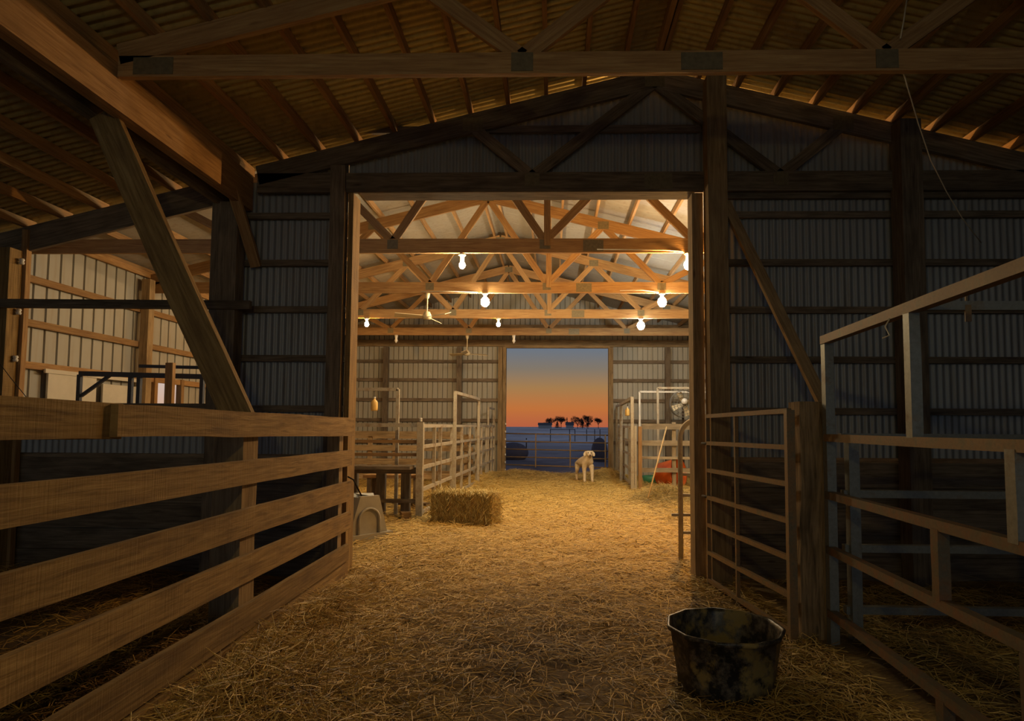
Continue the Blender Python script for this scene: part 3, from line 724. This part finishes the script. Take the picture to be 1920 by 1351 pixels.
panel('last steel pen panel on the left of the aisle before the far doorway', (xl(15.15), 15.15), (xl(18.5), 18.5), ZS, (.0, .25, .5, .8, 1), M_PIPE, .05)
cpst = post('square corner post of the left pen, just left of the hay bale', -2.1, 9.72, 0, 1.55, .10, M_PIPE)
def arch(label, P, Q, z, mat, r=.045, z1=None, z0=0):
    P = Vector(P); Q = Vector(Q); t = empty('arch_frame', (P.x, P.y, z0), label=label, cat='frame', group='tall frames over the pen gates'); z1 = z1 or z
    child('upright', mat, t, lambda m: m.bar((P.x, P.y, z0), (P.x, P.y, z), r, r)); child('upright', mat, t, lambda m: m.bar((Q.x, Q.y, z0), (Q.x, Q.y, z1), r, r))
    child('crossbar', mat, t, lambda m: m.bar((P.x, P.y, z), (Q.x, Q.y, z1), r, r))
    return t
arch('tall pipe arch over the gate on the left side of the aisle', (xl(12.1) + .06, 12.1), (xl(15.1) + .06, 15.1), 2.15, M_PIPE, .06)
arch('short pipe arch by the far wall, left of the far doorway', (xl(17.2), 17.2), (xl(18.4), 18.4), 2.0, M_PIPE, .05)
arch('cream pipe frame above the left pen holding the yellow jug', (-2.52, 9.9), (-4.4, 9.9), 2.08, M_PIPE, .05)
pj = at(702, 752, Y=9.9)
def jug(p, label):
    t = empty('plastic_jug', p, label=label, cat='jug')
    child('bottle', M_JUG, t, lambda m: m.lathe([(0, -.1), (.05, -.1), (.058, -.08), (.058, .03), (.045, .06), (.018, .08), (.018, .1), (0, .1)], p, 12))
    child('cap', M_WHITEP, t, lambda m: m.lathe([(0, .1), (.02, .1), (.02, .125), (0, .125)], p, 10))
    child('string', M_WIRE, t, lambda m: m.tube([p + Vector((0, 0, .12)), (p.x, p.y, p.z + .24)], .004, 4))
jug(Vector((pj.x, 9.9, 1.83)), 'yellow plastic jug hanging from the cream frame over the left pen')
# left cross fence of the rear pen
cf = empty('pen_fence', (-3.5, 9.78, 0), label='brown rail fence closing the left rear pen, a plank shelf on it', cat='fence')
for z, h, mt in ((1.50, .06, M_PIPE), (1.24, .05, W_TRUSS), (1.03, .05, W_TRUSS), (.78, .1, W_OLD), (.30, .06, W_OLD)):
    child('rail', mt, cf, lambda m: m.bar((-2.15, 9.78, z), (-4.9, 9.78, z), .05, h))
child('shelf_board', W_OLD, cf, lambda m: m.box((-3.2, 9.6, .84), (2.0, .3, .05)))
for x in (-2.35, -2.75, -3.2, -3.9): child('post', W_OLD, cf, lambda m: m.box((x, 9.85, .42), (.14, .1, .84)))
bn = empty('wooden_bench', (-2.6, 10.6, 0), label='low wooden work bench standing inside the left rear pen', cat='bench')
child('bench_top', W_TRUSS, bn, lambda m: m.box((-2.75, 10.7, .62), (1.0, .4, .05)))
for dx in (-.4, .4):
    for dy in (-.15, .15): child('leg', W_OLD, bn, lambda m: m.box((-2.75 + dx, 10.7 + dy, .3), (.07, .07, .6)))
for k, (y, z) in enumerate(((14, 1.3), (16.2, 1.2))):
    f = empty('pen_fence', (-4, y, 0), label=('middle plank rail fence across the left rear pens', 'farthest plank rail fence across the left rear pens')[k], cat='fence')
    for q in range(4): child('board', W_POST, f, lambda m: m.bar((-2.1, y, z - q * .32), (-7.2, y, z - q * .32), .04, .12))
    for x in (-2.3, -4.2, -6): child('post', W_POST, f, lambda m: m.box((x, y + .06, z / 2), (.09, .08, z + .1)))

# feed trough and barrel
tr = empty('feed_trough', (-2.35, 8.3, 0), rz=0, label='grey plastic feed trough with an arched end panel, by the left jamb', cat='trough')
def trough_end(m, y, t_=.05):
    # end panel: trapezoid in XZ
    out_ = [(-.30, 0), (.30, 0), (.15, .56), (-.13, .56)]
    for yy, rev in ((y, 0), (y + t_, 1)):
        pts = [(c[0], yy, c[1]) for c in out_]; 
        if rev: pts = pts[::-1]
        m.quad([R_ @ Vector(p) + O_ for p in pts], [(0, 0)] * 4)
    for i in range(4):
        a = out_[i]; b = out_[(i + 1) % 4]
        m.quad([R_ @ Vector(p) + O_ for p in ((a[0], y, a[1]), (a[0], y + t_, a[1]), (b[0], y + t_, b[1]), (b[0], y, b[1]))], [(0, 0)] * 4)
O_ = Vector((-2.40, 8.05, .01)); R_ = Matrix.Rotation(R(48), 3, 'Z')
child('end_panel', M_TROUGH, tr, lambda m: trough_end(m, 0))
def archrib(m):
    pts = [R_ @ Vector((-.15, -.01, .03)) + O_] + [R_ @ Vector((-.15 * math.cos(math.pi * k / 12), -.012, .25 + .15 * math.sin(math.pi * k / 12))) + O_ for k in range(13)] + [R_ @ Vector((.15, -.01, .03)) + O_]
    m.tube(pts, .018, 8)
child('arched_rib', M_TROUGH, tr, archrib)
child('base_rail', M_TROUGH, tr, lambda m: m.bar(R_ @ Vector((-.34, .02, .04)) + O_, R_ @ Vector((.34, .02, .04)) + O_, .14, .07))
def bin_(m):
    n = 12; prof = [(-.24, .56), (-.22, .3), (-.13, .14), (0, .1), (.13, .14), (.22, .3), (.2, .56)]
    prof = [(-.12, .54), (-.2, .16), (-.14, .07), (.14, .07), (.22, .16), (.13, .54)]
    L_ = 1.3
    for i in range(len(prof) - 1):
        a, b = prof[i], prof[i + 1]
        m.quad([R_ @ Vector(p) + O_ for p in ((a[0], .05, a[1]), (b[0], .05, b[1]), (b[0], L_, b[1]), (a[0], L_, a[1]))], [(0, 0)] * 4)
child('bin', M_TROUGH, tr, bin_)
def bin_back(m):
    prof = [(-.12, .54), (-.2, .16), (-.14, .07), (.14, .07), (.22, .16), (.13, .54)]
    for yy in (1.3, 1.34): m.quad([R_ @ Vector((a, yy, b)) + O_ for a, b in prof], [(0, 0)] * 6)
child('end_panel', M_TROUGH, tr, bin_back)
child('back_leg', M_TROUGH, tr, lambda m: m.bar(R_ @ Vector((-.3, .12, .10)) + O_, R_ @ Vector((-.3, .42, .10)) + O_, .16, .18))
br = MB((-2.75, 8.55, 0)).tube([(-3.15, 8.5, .28), (-2.52, 8.62, .28)], [.27, .27], 20).build('barrel', M_BARREL); tag(br, 'pale grey plastic barrel lying on its side behind the left jamb', 'barrel')

# hay bale
tag(insul(-2.1, 9.72, 1.585), 'white insulator sitting on top of the corner post by the hay bale', 'insulator')
q = at(760, 968, Z=.06)
tag(MB(q).box((q.x, q.y, .07), (.15, .22, .13), .4).build('wood_block', W_TRUSS), 'small squared block of wood on the ground between trough and corner post', 'wood block')
q = at(765, 948, Z=.1)
tag(MB(q).bar((q.x - .35, q.y + .4, .12), (q.x + .3, q.y + .25, .1), .16, .05).build('loose_board', W_OLD), 'loose weathered board lying behind the wood block', 'board')
child('latch_bar', M_DARK, bf, lambda m: m.tube([at(652, 893, Y=5.97), at(663, 899, Y=5.97), at(678, 929, Y=5.97)], .008, 5))
hb_ = empty('hay_bale', (-1.32, 9.45, g(-1.32, 9.45)), rz=0, label='rectangular hay bale lying in the aisle in front of the left pen panel', cat='hay bale')
def bale_pt(u, v, w_):
    """rounded box -> noisy surface"""
    sx, sy, sz = .50, .23, .245
    p = Vector((u, v, w_)); q = p.copy(); mlen = max(abs(p.x), abs(p.y), abs(p.z))
    q = Vector((p.x * sx, p.y * sy, p.z * sz))
    rr = p.length; rnd = (rr - 1) / .732; q *= 1 - .07 * max(0, rnd)
    nn = noise.fractal(q * 9, 1, 2, 4) * .035 + noise.noise(q * 40) * .012
    q *= 1; d = p.normalized(); q += d * nn
    q.x += .01 * math.sin(q.x * 60)
    return q
RB = Matrix.Rotation(R(-13), 3, 'Z')
def balem(m):
    n = 30; m.sm = True
    for ax in range(3):
        for s in (-1, 1):
            i0 = len(m.v)
            for i in range(n + 1):
                for j in range(n + 1):
                    c = [0, 0, 0]; c[ax] = s; c[(ax + 1) % 3] = -1 + 2 * i / n; c[(ax + 2) % 3] = -1 + 2 * j / n
                    q = RB @ bale_pt(*c); m.v.append((q.x, q.y, q.z + .25))
            for i in range(n):
                for j in range(n):
                    a = i0 + i * (n + 1) + j; f = (a, a + n + 1, a + n + 2, a + 1)
                    m.f.append(f if s > 0 else f[::-1]); m.uv += [(i / n, j / n)] * 4
mb_ = MB(); balem(mb_)
def bale_mat():
    m, N, L, p = newmat('packed_hay'); tc = N.new('ShaderNodeTexCoord').outputs['Object']
    f1 = noi(N, L, mapping(N, L, tc, (60, 14, 9), (0, .2, .2)), 1, 5, .7, 1); f2 = noi(N, L, tc, 5, 4); f3 = noi(N, L, mapping(N, L, tc, (12, 40, 60), (.4, 0, .6)), 1, 4, .7, 1)
    c = ramp(N, [(.30, (.05, .03, .01)), (.42, (.36, .22, .07)), (.55, (.62, .42, .15)), (.7, (.75, .6, .28))])
    mx = N.new('ShaderNodeMath'); mx.operation = 'MAXIMUM'; L.new(f1, mx.inputs[0]); L.new(f3, mx.inputs[1])
    av = N.new('ShaderNodeMath'); av.operation = 'MULTIPLY_ADD'; L.new(f1, av.inputs[0]); av.inputs[1].default_value = .6; L.new(mx.outputs[0], av.inputs[2])
    sb = N.new('ShaderNodeMath'); sb.operation = 'MULTIPLY'; L.new(av.outputs[0], sb.inputs[0]); sb.inputs[1].default_value = .62
    L.new(sb.outputs[0], c.inputs[0]); L.new(mixc(N, L, mapr(N, L, f2, .5, .7, 0, .5), c.outputs[0], (.30, .30, .12)), p.inputs['Base Color']); p.inputs['Roughness'].default_value = .9
    bump(N, L, f1, 1, .02, p); return m
bb = mb_.build('packed_body', bale_mat(), hb_); 
# strands all over the bale
def bale_strands(n):
    V = []; Fq = []; T = []
    for i in range(n):
        ax = random.choice((0, 1, 1, 2, 2)); s = random.choice((-1, 1)) if ax != 2 else 1
        if ax == 1: s = -1 if random.random() < .7 else 1
        c = [random.uniform(-1, 1) for _ in range(3)]; c[ax] = s
        p = RB @ bale_pt(*c); nrm = Vector((0, 0, 0)); nrm[ax] = s; nrm = RB @ nrm
        d = Vector([random.gauss(0, 1) for _ in range(3)]); d = d - nrm * d.dot(nrm) * .75; d.normalize()
        if ax == 1: d = (d + Vector((0, 0, 1)) * random.choice((-1.3, 1.3))).normalized()
        ln = random.uniform(.04, .14); w_ = random.uniform(.0018, .004); sd = d.cross(nrm).normalized() * w_
        p0 = p + nrm * .004; p1 = p0 + d * ln * .5 + nrm * .012; p2 = p0 + d * ln + nrm * random.uniform(-.01, .03)
        k = len(V)
        for q in (p0, p1, p2): V += [q - sd + Vector((0, 0, .25)), q + sd + Vector((0, 0, .25))]
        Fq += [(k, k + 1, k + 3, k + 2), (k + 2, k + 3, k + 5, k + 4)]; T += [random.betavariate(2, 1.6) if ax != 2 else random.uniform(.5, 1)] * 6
    me = bpy.data.meshes.new('hay_strands'); me.from_pydata([tuple(v) for v in V], [], Fq)
    a = me.attributes.new('tint', 'FLOAT', 'POINT'); a.data.foreach_set('value', T); me.materials.append(M_HAY)
    o = bpy.data.objects.new('hay_strands', me); col.objects.link(o); o.parent = hb_; tag(o, kind=ST)
bale_strands(5200)
for u in (-.17, .17):
    pts = [RB @ Vector((u, y_, z_)) + Vector((0, 0, .25)) for y_, z_ in ((-.235, -.24), (-.24, 0), (-.232, .235), (0, .252), (.232, .235), (.235, -.24))]
    m_ = MB(); m_.tube(pts, .005, 5); m_.build('twine', M_TWINE, hb_)

# right side of the rear barn
xr = lambda y: 1.95 - (y - 12.2) * .02
panel('steel pen panel on the right of the aisle, arch upright at its near end', (1.87, 14.0), (1.92, 17.9), (1.49, 1.16, .83, .48, .14), (.0, .3, .65, 1), M_PIPE, .055)
arch('tall pipe arch on the right of the aisle holding the little yellow jug', (1.80, 14.0), (1.80, 16.3), 2.14, M_PIPE, .07, 2.08)
arch('short pipe arch on the right of the aisle close to the far doorway', (1.9, 17.0), (1.9, 18.4), 2.1, M_PIPE, .05)
jug(Vector((1.84, 15.2, 1.86)), 'small yellow jug hanging from the arch on the right of the aisle')
post('slim pale post beside the arch on the right of the aisle', 1.98, 14.05, 0, 1.5, .08, W_TRUSS)
rf_ = empty('pen_fence', (3.5, 14.2, 0), label='pale plank rail fence closing the right rear pen behind the orange tub', cat='fence')
for z, h in ((1.5, .13), (1.12, .12), (.78, .06), (.5, .1)):
    child('rail', W_POST2, rf_, lambda m: m.bar((2.05, 14.25, z), (5.0, 14.25, z), .045, h))
for x in (2.8, 3.6, 4.4): child('post', W_POST2, rf_, lambda m: m.box((x, 14.32, .8), (.09, .08, 1.6)))
arch('cream pipe frame, the higher of the two over the right rear pen', (2.55, 15.0), (4.2, 15.0), 2.44, M_PIPE, .05)
arch('pale pipe frame, the lower of the two over the right rear pen', (2.25, 16.0), (4.2, 16.0), 2.4, M_WHITEP, .045)
# drum fan
fanp = at(1282, 757, Y=15.3); fd = empty('barn_fan', fanp, label='round caged barn fan standing above the right rear pen fence', cat='fan')
def cage(m):
    for rr in (.33, .25, .17, .09):
        m.tube([fanp + Vector((rr * math.cos(2 * math.pi * k / 28), -.06 + .03 * (rr < .3), rr * math.sin(2 * math.pi * k / 28))) for k in range(29)], .006, 4, False)
    for k in range(20):
        a = 2 * math.pi * k / 20; m.tube([fanp + Vector((0, -.08, 0)), fanp + Vector((.33 * math.cos(a), -.04, .33 * math.sin(a)))], .004, 4)
child('cage', M_GALV, fd, cage)
def ring(m):
    i0 = len(m.v); n = 28; m.sm = True
    for y_ in (-.06, .12):
        for k in range(n): m.v.append(tuple(Vector((.34 * math.cos(2 * math.pi * k / n), y_, .34 * math.sin(2 * math.pi * k / n)))))
    for k in range(n): m.f.append((i0 + k, i0 + (k + 1) % n, i0 + n + (k + 1) % n, i0 + n + k)); m.uv += [(0, 0)] * 4
child('drum', M_GALV, fd, ring)
child('motor', M_WHITEP, fd, lambda m: m.ball(fanp + Vector((0, -.1, .06)), .08))
for k in range(4):
    a = k * math.pi / 2 + .4; child('blade', M_FANW, fd, lambda m: m.bar(fanp, fanp + Vector((math.cos(a) * .3, 0, math.sin(a) * .3)), .08, .01, w2=.16, up=(0, 1, 0), roll=.5))
child('stand', M_DARK, fd, lambda m: m.bar((fanp.x, fanp.y + .1, 0), (fanp.x, fanp.y + .1, fanp.z), .05, .05))
# fork handle, hay pile, orange tub
fk = at(1250, 800, Y=13.2); fb = at(1215, 905, Y=12.0)
o = MB(fb).tube([(fb.x, fb.y, .12), fk], .016, 8).build('fork_handle', M_BROOM); tag(o, 'long pale wooden tool handle leaning up out of the dark hay pile', 'tool')
def pile_z(cx, cy, rx, ry, h):
    return lambda x, y: np.maximum(G(x, y), G(x, y) + h * np.exp(-((x - cx) / rx) ** 2 - ((y - cy) / ry) ** 2))
pc = at(1245, 930, Z=0.1)
pz = pile_z(pc.x, pc.y, .35, .45, .23)
def pile_mesh(name, cx, cy, rx, ry, fn, mat):
    n = 40; a = np.linspace(-2.3, 2.3, n); X_, Y_ = np.meshgrid(cx + a * rx, cy + a * ry)
    Z_ = fn(X_, Y_) + .012 * np.sin(X_ * 31) * np.sin(Y_ * 27) + .002; v = np.stack([X_, Y_, Z_], -1).reshape(-1, 3)
    id_ = np.arange(n * n).reshape(n, n); f = np.stack([id_[:-1, :-1], id_[:-1, 1:], id_[1:, 1:], id_[1:, :-1]], -1).reshape(-1, 4)
    me = bpy.data.meshes.new(name); me.from_pydata(v.tolist(), [], f.tolist()); me.shade_smooth(); me.materials.append(mat)
    o = bpy.data.objects.new(name, me); col.objects.link(o); return o
hp = pile_mesh('hay_pile', pc.x, pc.y, .35, .45, pz, M_GROUND); tag(hp, 'small dark pile of old hay at the foot of the leaning handle', 'hay pile', kind=ST)
o = strands('hay_strands', 3500, clumps([(pc.x, pc.y, .3, .35)]), M_HAY, Lr=(.1, .3), tint=(.32, .2), lift=.03, tiltmax=.5, parent=hp, zf_=pz); o['kind'] = ST
op = at(1270, 921, Z=0)
ot = empty('orange_tub', (op.x + .03, op.y + .3, .02), label='orange plastic tub tipped on its side in the right rear pen', cat='tub')
def otub(m):
    Q = Vector((.72, -.66, .12)).to_track_quat('Z', 'Y').to_matrix(); i0 = len(m.v)
    mm = MB(); mm.lathe([(0, .0), (.27, .0), (.35, .50), (.37, .51), (.34, .505), (.26, .02), (0, .02)], (0, 0, 0), 28)
    m.v += [tuple(Q @ Vector(v) + Vector((-.33, .22, .33))) for v in mm.v]; m.f += mm.f; m.uv += mm.uv; m.sm = True
child('tub_body', M_ORANGE, ot, otub)
child('green_pan', M_GREEN, ot, lambda m: m.lathe([(0, .02), (.2, .02), (.27, .16), (.26, .165), (.19, .04), (0, .04)], (op.x - .38, op.y + .75, .04), 24)) if 0 else None
gp = empty('green_pan', (op.x - .42, op.y + .9, 0), label='dark green plastic feed pan behind the orange tub', cat='pan')
child('pan_body', M_GREEN, gp, lambda m: m.lathe([(0, .02), (.2, .02), (.27, .24), (.26, .245), (.19, .04), (0, .04)], (op.x - .42, op.y + .9, .04), 24))

# blue gate frame seen through the left opening
bg_ = empty('blue_gate_frame', (-5.2, 7.5, 0), label='dark blue square-tube gate frame seen through the left wall opening', cat='frame')
a = at(150, 700, Y=7.5); b = at(385, 706, Y=7.5); c_ = at(262, 686, Y=7.7); d_ = at(385, 689, Y=7.7)
child('top_rail', M_BLUE, bg_, lambda m: m.bar(a, b, .05, .06)); child('upper_rail', M_BLUE, bg_, lambda m: m.bar(c_, d_, .04, .04))
for px_ in (150, 246, 262, 380):
    q = at(px_, 702, Y=7.5); child('upright', M_BLUE, bg_, lambda m: m.bar((q.x, 7.5, 0), (q.x, 7.5, q.z), .045, .045))
q1 = at(208, 702, Y=7.5); q2 = at(152, 742, Y=7.5); child('diagonal', M_BLUE, bg_, lambda m: m.bar(q1, q2, .035, .035))
q1 = at(320, 680, Y=7.3); q2 = at(312, 900, Y=7.3)
o = MB((q2.x, 7.3, 0)).bar((q2.x, 7.3, 0), q1, .09, .06).build('leaning_post', W_TRUSS); tag(o, 'slim tilted wooden post in front of the dark blue gate frame', 'post')

# wires and cables
def wire(label, pts, r=.004, mat=None):
    o = MB(pts[0]).tube(pts, r, 5).build('cable', mat or M_WIRE); tag(o, label, 'cable')
def sag(a, b, s, n=12):
    a = Vector(a); b = Vector(b); return [a.lerp(b, k / n) - Vector((0, 0, s * 4 * (k / n) * (1 - k / n))) for k in range(n + 1)]
wire('thin cable drooping from the near roof truss down to the right', [at(1690, 122, Y=4.1), at(1705, 175, Y=4.2), at(1722, 232, Y=4.4), at(1745, 300, Y=4.6), at(1775, 360, Y=4.8), at(1805, 410, Y=5), at(1840, 455, Y=5.2)], .004, M_CONDUIT)
wire('short cable running up from the near truss to the roof', [at(1700, 0, Y=4.0), at(1694, 40, Y=4.0), at(1688, 72, Y=4.0)], .005, M_CONDUIT)
wire('thin wire slanting down across the pale post at the left edge', [at(-20, 655, Y=5.9), at(20, 708, Y=5.9), at(56, 752, Y=5.9)], .004)
wire('short tangle of cord hanging under the tall rusty rail', [at(1672, 590, Y=3.3), at(1660, 612, Y=3.3), at(1668, 628, Y=3.3), at(1655, 634, Y=3.3)], .004, M_CONDUIT)

# far gate and outdoors
fg = empty('field_gate', (.1, 19.1, 0), label='rusty pipe gate closing the far doorway, field behind it', cat='gate')
for z0, z1 in ((1.26, 1.22), (1.02, .98), (.78, .73), (.54, .49), (.30, .22)):
    child('rail', M_RUST, fg, lambda m: m.tube([(DX0 - .1, 19.1, z0), (DX1 + .1, 19.1, z1)], .02, 8))
for x in (-.53, .54, 1.62): child('upright', M_RUST, fg, lambda m: m.bar((x, 19.08, .22), (x, 19.08, 1.25), .035, .035))
fd_ = MB(); nn_ = 40
struct('field', 'snow-dusted dark field reaching to the horizon', MB().quad([(-900, YB + .35, -.03), (900, YB + .35, -.03), (900, 900, -.03), (-900, 900, -.03)], [(0, 0)] * 4) or None, M_FIELD, 'field') if 0 else None
m_ = MB(); m_.quad([(-900, YB + .2, -.03), (900, YB + .2, -.03), (900, 900, -.03), (-900, 900, -.03)], [(0, 0)] * 4)
m_.quad([(-900, -60, -.05), (XL - .05, -60, -.05), (XL - .05, YB + .2, -.05), (-900, YB + .2, -.05)], [(0, 0)] * 4)
struct('field', 'snow-dusted dark field reaching to the horizon', m_, M_FIELD, 'field')
def tree(label, px, h, spread, seed, Y=280, px_base=804):
    rd = random.Random(seed); x = at(px, 800, Y=Y).x; m = MB((x, Y, -.1))
    def br(p, d, ln, r, dep):
        q = p + d * ln; m.bar(p, q, r * 2, r * 2, w2=r * 1.3, h2=r * 1.3)
        if dep == 0: return
        for _ in range(5 if dep > 2 else 4):
            nd = (d * .9 + Vector((rd.gauss(0, .62) * spread, rd.gauss(0, .5) * spread, rd.gauss(.12, .3)))).normalized()
            br(p.lerp(q, rd.uniform(.55, 1)), nd, ln * rd.uniform(.62, .85), max(r * .55, .018), dep - 1)
    br(Vector((x, Y, -.1)), Vector((0, 0, 1)), h * .33, h * .022, 5)
    return tag(m.build('bare_tree', M_TREE), label, 'tree', 'bare trees on the horizon')
for i, (px_, h_, s_, lb) in enumerate(((1030, 5.6, 1.3, 'wide bare tree on the horizon, first of the clump from the far barn'), (1052, 6.2, 1.1, 'bare tree on the horizon, second of the clump from the far barn'),
    (1083, 5.8, 1.1, 'bare tree on the horizon right behind the farmhouse'), (1101, 6.3, .9, 'tallest bare tree near the right end of the horizon clump'), (1122, 5.2, 1.0, 'small separate bare tree at the right end of the horizon clump'))):
    tree(lb, px_, h_ * 1.6, s_, i + 3, Y=400 + 10 * (i % 2))
def evergreen(px, h, r, lb, Y=385):
    x = at(px, 800, Y=Y).x; m = MB((x, Y, -.1)); rd = random.Random(int(px))
    m.bar((x, Y, -.1), (x, Y, h), .3, .3, w2=.05, h2=.05)
    for k in range(60):
        t = rd.random() ** .8; z = .3 + t * (h - .4); a = rd.uniform(0, 6.28); rr = r * (1 - t * .85)
        m.bar((x, Y, z + .25), (x + math.cos(a) * rr, Y + math.sin(a) * rr, z - .1), .35, .3, w2=.1, h2=.08)
    tag(m.build('evergreen_tree', M_EVER), lb, 'tree', 'dark evergreens on the horizon')
for px_, h_, r_, lb in ((1045, 3.2, 1.8, 'low dark evergreen between the far barn and the farmhouse'), (1063, 4.8, 1.1, 'narrow pointed evergreen just left of the farmhouse roof'), (1073, 3.2, 1.7, 'low dark evergreen beside the farmhouse'), (1092, 3.6, 2.6, 'broad dark evergreen in the middle of the horizon clump'), (1103, 4.2, 2.4, 'broadest dark evergreen near the right end of the clump')):
    evergreen(px_, h_ * 1.4, r_ * 1.3, lb, Y=385 - (8 if px_ == 1103 else 0))
def house(name, px, w_, d, h, rh, lb, Y=370, mat=None):
    x = at(px, 800, Y=Y).x; t = empty(name, (x, Y, 0), label=lb, cat='building')
    child('walls', mat or M_HOUSE, t, lambda m: m.box((x, Y, h / 2), (w_, d, h)))
    def rf(m):
        for s in (-1, 1): m.quad([(x - w_ / 2 - .3, Y, h + rh), (x + w_ / 2 + .3, Y, h + rh), (x + w_ / 2 + .3, Y + s * (d / 2 + .3), h - .1), (x - w_ / 2 - .3, Y + s * (d / 2 + .3), h - .1)], [(0, 0)] * 4)
    child('roof', M_HROOF, t, rf); return t
house('farm_shed', 1022, 8, 6, 2.1, 1.3, 'long low pale farm shed on the horizon')
house('farmhouse', 1068, 4.4, 4.4, 2.2, 1.7, 'small farmhouse with a pale gable among the horizon trees')
pf = empty('pasture_fence', (1, 60, 0), label='dark pasture fence of posts and one rail out in the field', cat='fence')
for px_ in (1032, 1068, 1078, 1100, 1115, 1125): 
    q = at(px_, 808, Y=60); child('post', M_DARK, pf, lambda m: m.box((q.x, 60, .6), (.07, .07, 1.2)))
qa = at(1032, 805, Y=60); qb = at(1078, 806, Y=60); child('rail', M_DARK, pf, lambda m: m.bar((qa.x, 60, 1.15), (qb.x, 60, 1.15), .06, .06))
def blob(name, lb, cat, px, Y, r, sc3):
    x = at(px, 800, Y=Y).x; m = MB((x, Y, 0)); m.ball((x, Y, r * sc3[2] * .6), r, 20, 12, sc3)
    o = m.build(name, plain(name + '_dark', (.10, .085, .11), .9)); tag(o, lb, cat)
blob('round_bale', 'dark round bale lying outside, left of the far doorway', 'bale', 962, 28, .55, (1.3, 1, .85))
blob('brush_pile', 'dark brush pile outside, right behind the dog', 'brush pile', 1124, 27, .45, (.8, 1, 1.4))
q = at(987, 828, Y=30)
wq = empty('field_lamp_post', (q.x, 30, 0), label='slim post with small white insulators out in the yard', cat='post')
child('pole', M_DARK, wq, lambda m: m.box((q.x, 30, .45), (.05, .05, .9)))
for z in (.2, .75): child('insulator', M_WHITEP, wq, lambda m: m.ball((q.x, 29.96, z), .07))

# ------------------------------------------------------------------ dog
DP = at(1098, 903, Z=.02)
dg = empty('dog', (DP.x, 16.1, g(DP.x, 16.1)), label='pale yellow dog standing in the straw, facing the camera near the far doorway', cat='dog')
dg.location.z += .015; dg.location.x = (1103 - 1037) / F * 16.1
def dog_body():
    V = []; E = []; Rr = []
    def add(p, r, par=None):
        V.append(p); Rr.append(r)
        if par is not None: E.append((par, len(V) - 1))
        return len(V) - 1
    # forward is -Y, right is +X; body runs back (+Y) and to -X
    hip = add((-.15, .42, .54), (.125, .13))
    mid = add((-.085, .19, .53), (.135, .145), hip); ch = add((-.015, -.05, .53), (.15, .16), mid)
    nk = add((0, -.12, .64), (.115, .115), ch); nk2 = add((.01, -.16, .70), (.10, .095), nk)
    hd = add((.015, -.20, .765), (.092, .085), nk2); st = add((.02, -.275, .745), (.07, .058), hd); mz = add((.022, -.335, .705), (.045, .042), st); mz2 = add((.023, -.38, .70), (.038, .032), mz)
    for s in (-1, 1):
        sh_ = add((s * .095 - .01, -.06, .46), (.065, .08), ch); el = add((s * .10 - .01, -.04, .34), (.055, .058), sh_); wr_ = add((s * .098, -.07, .16), (.04, .04), el)
        pt = add((s * .098, -.08, .05), (.04, .038), wr_); add((s * .10, -.165, .038), (.046, .032), pt)
        th = add((s * .09 - .17, .44, .44), (.07, .09), hip); kn = add((s * .10 - .17, .38, .31), (.055, .06), th); hk = add((s * .10 - .18, .50, .18), (.036, .038), kn)
        ft = add((s * .10 - .18, .475, .05), (.036, .034), hk); add((s * .10 - .17, .41, .036), (.044, .03), ft)
        e1 = add((s * .085 + .013, -.185, .80), (.028, .022), hd); e2 = add((s * .118 + .013, -.20, .74), (.02, .04), e1); add((s * .118 + .014, -.22, .675), (.012, .028), e2)
    tl_ = add((-.17, .55, .55), (.035, .035), hip); t2 = add((-.2, .64, .44), (.024, .024), tl_); add((-.21, .68, .34), (.013, .013), t2)
    me = bpy.data.meshes.new('dog_body'); me.from_pydata(V, E, []); me.materials.append(M_DOG)
    o = bpy.data.objects.new('dog_body', me); col.objects.link(o); o.parent = dg
    sk = o.modifiers.new('skin', 'SKIN'); sk.use_smooth_shade = True
    sl = me.skin_vertices[0].data
    for i, r in enumerate(Rr): sl[i].radius = r
    sl[0].use_root = True
    ss = o.modifiers.new('sub', 'SUBSURF'); ss.levels = 2; ss.render_levels = 2
    return o
dog_body()
for s in (-1, 1): m_ = MB(); m_.ball((.02 + s * .038, -.322, .772), .0135); m_.build('eye', M_EYE, dg)
m_ = MB(); m_.ball((.024, -.412, .715), .024, sc3=(1.1, .8, .8)); m_.build('nose', M_NOSE, dg)
m_ = MB(); m_.tube([(.024 + .022 * math.cos(t), -.385 + .02 * abs(math.cos(t)), .682 + .004 * math.sin(t)) for t in (3.14, 2.4, 1.57, .8, 0)], .005, 5); m_.build('mouth', M_NOSE, dg)
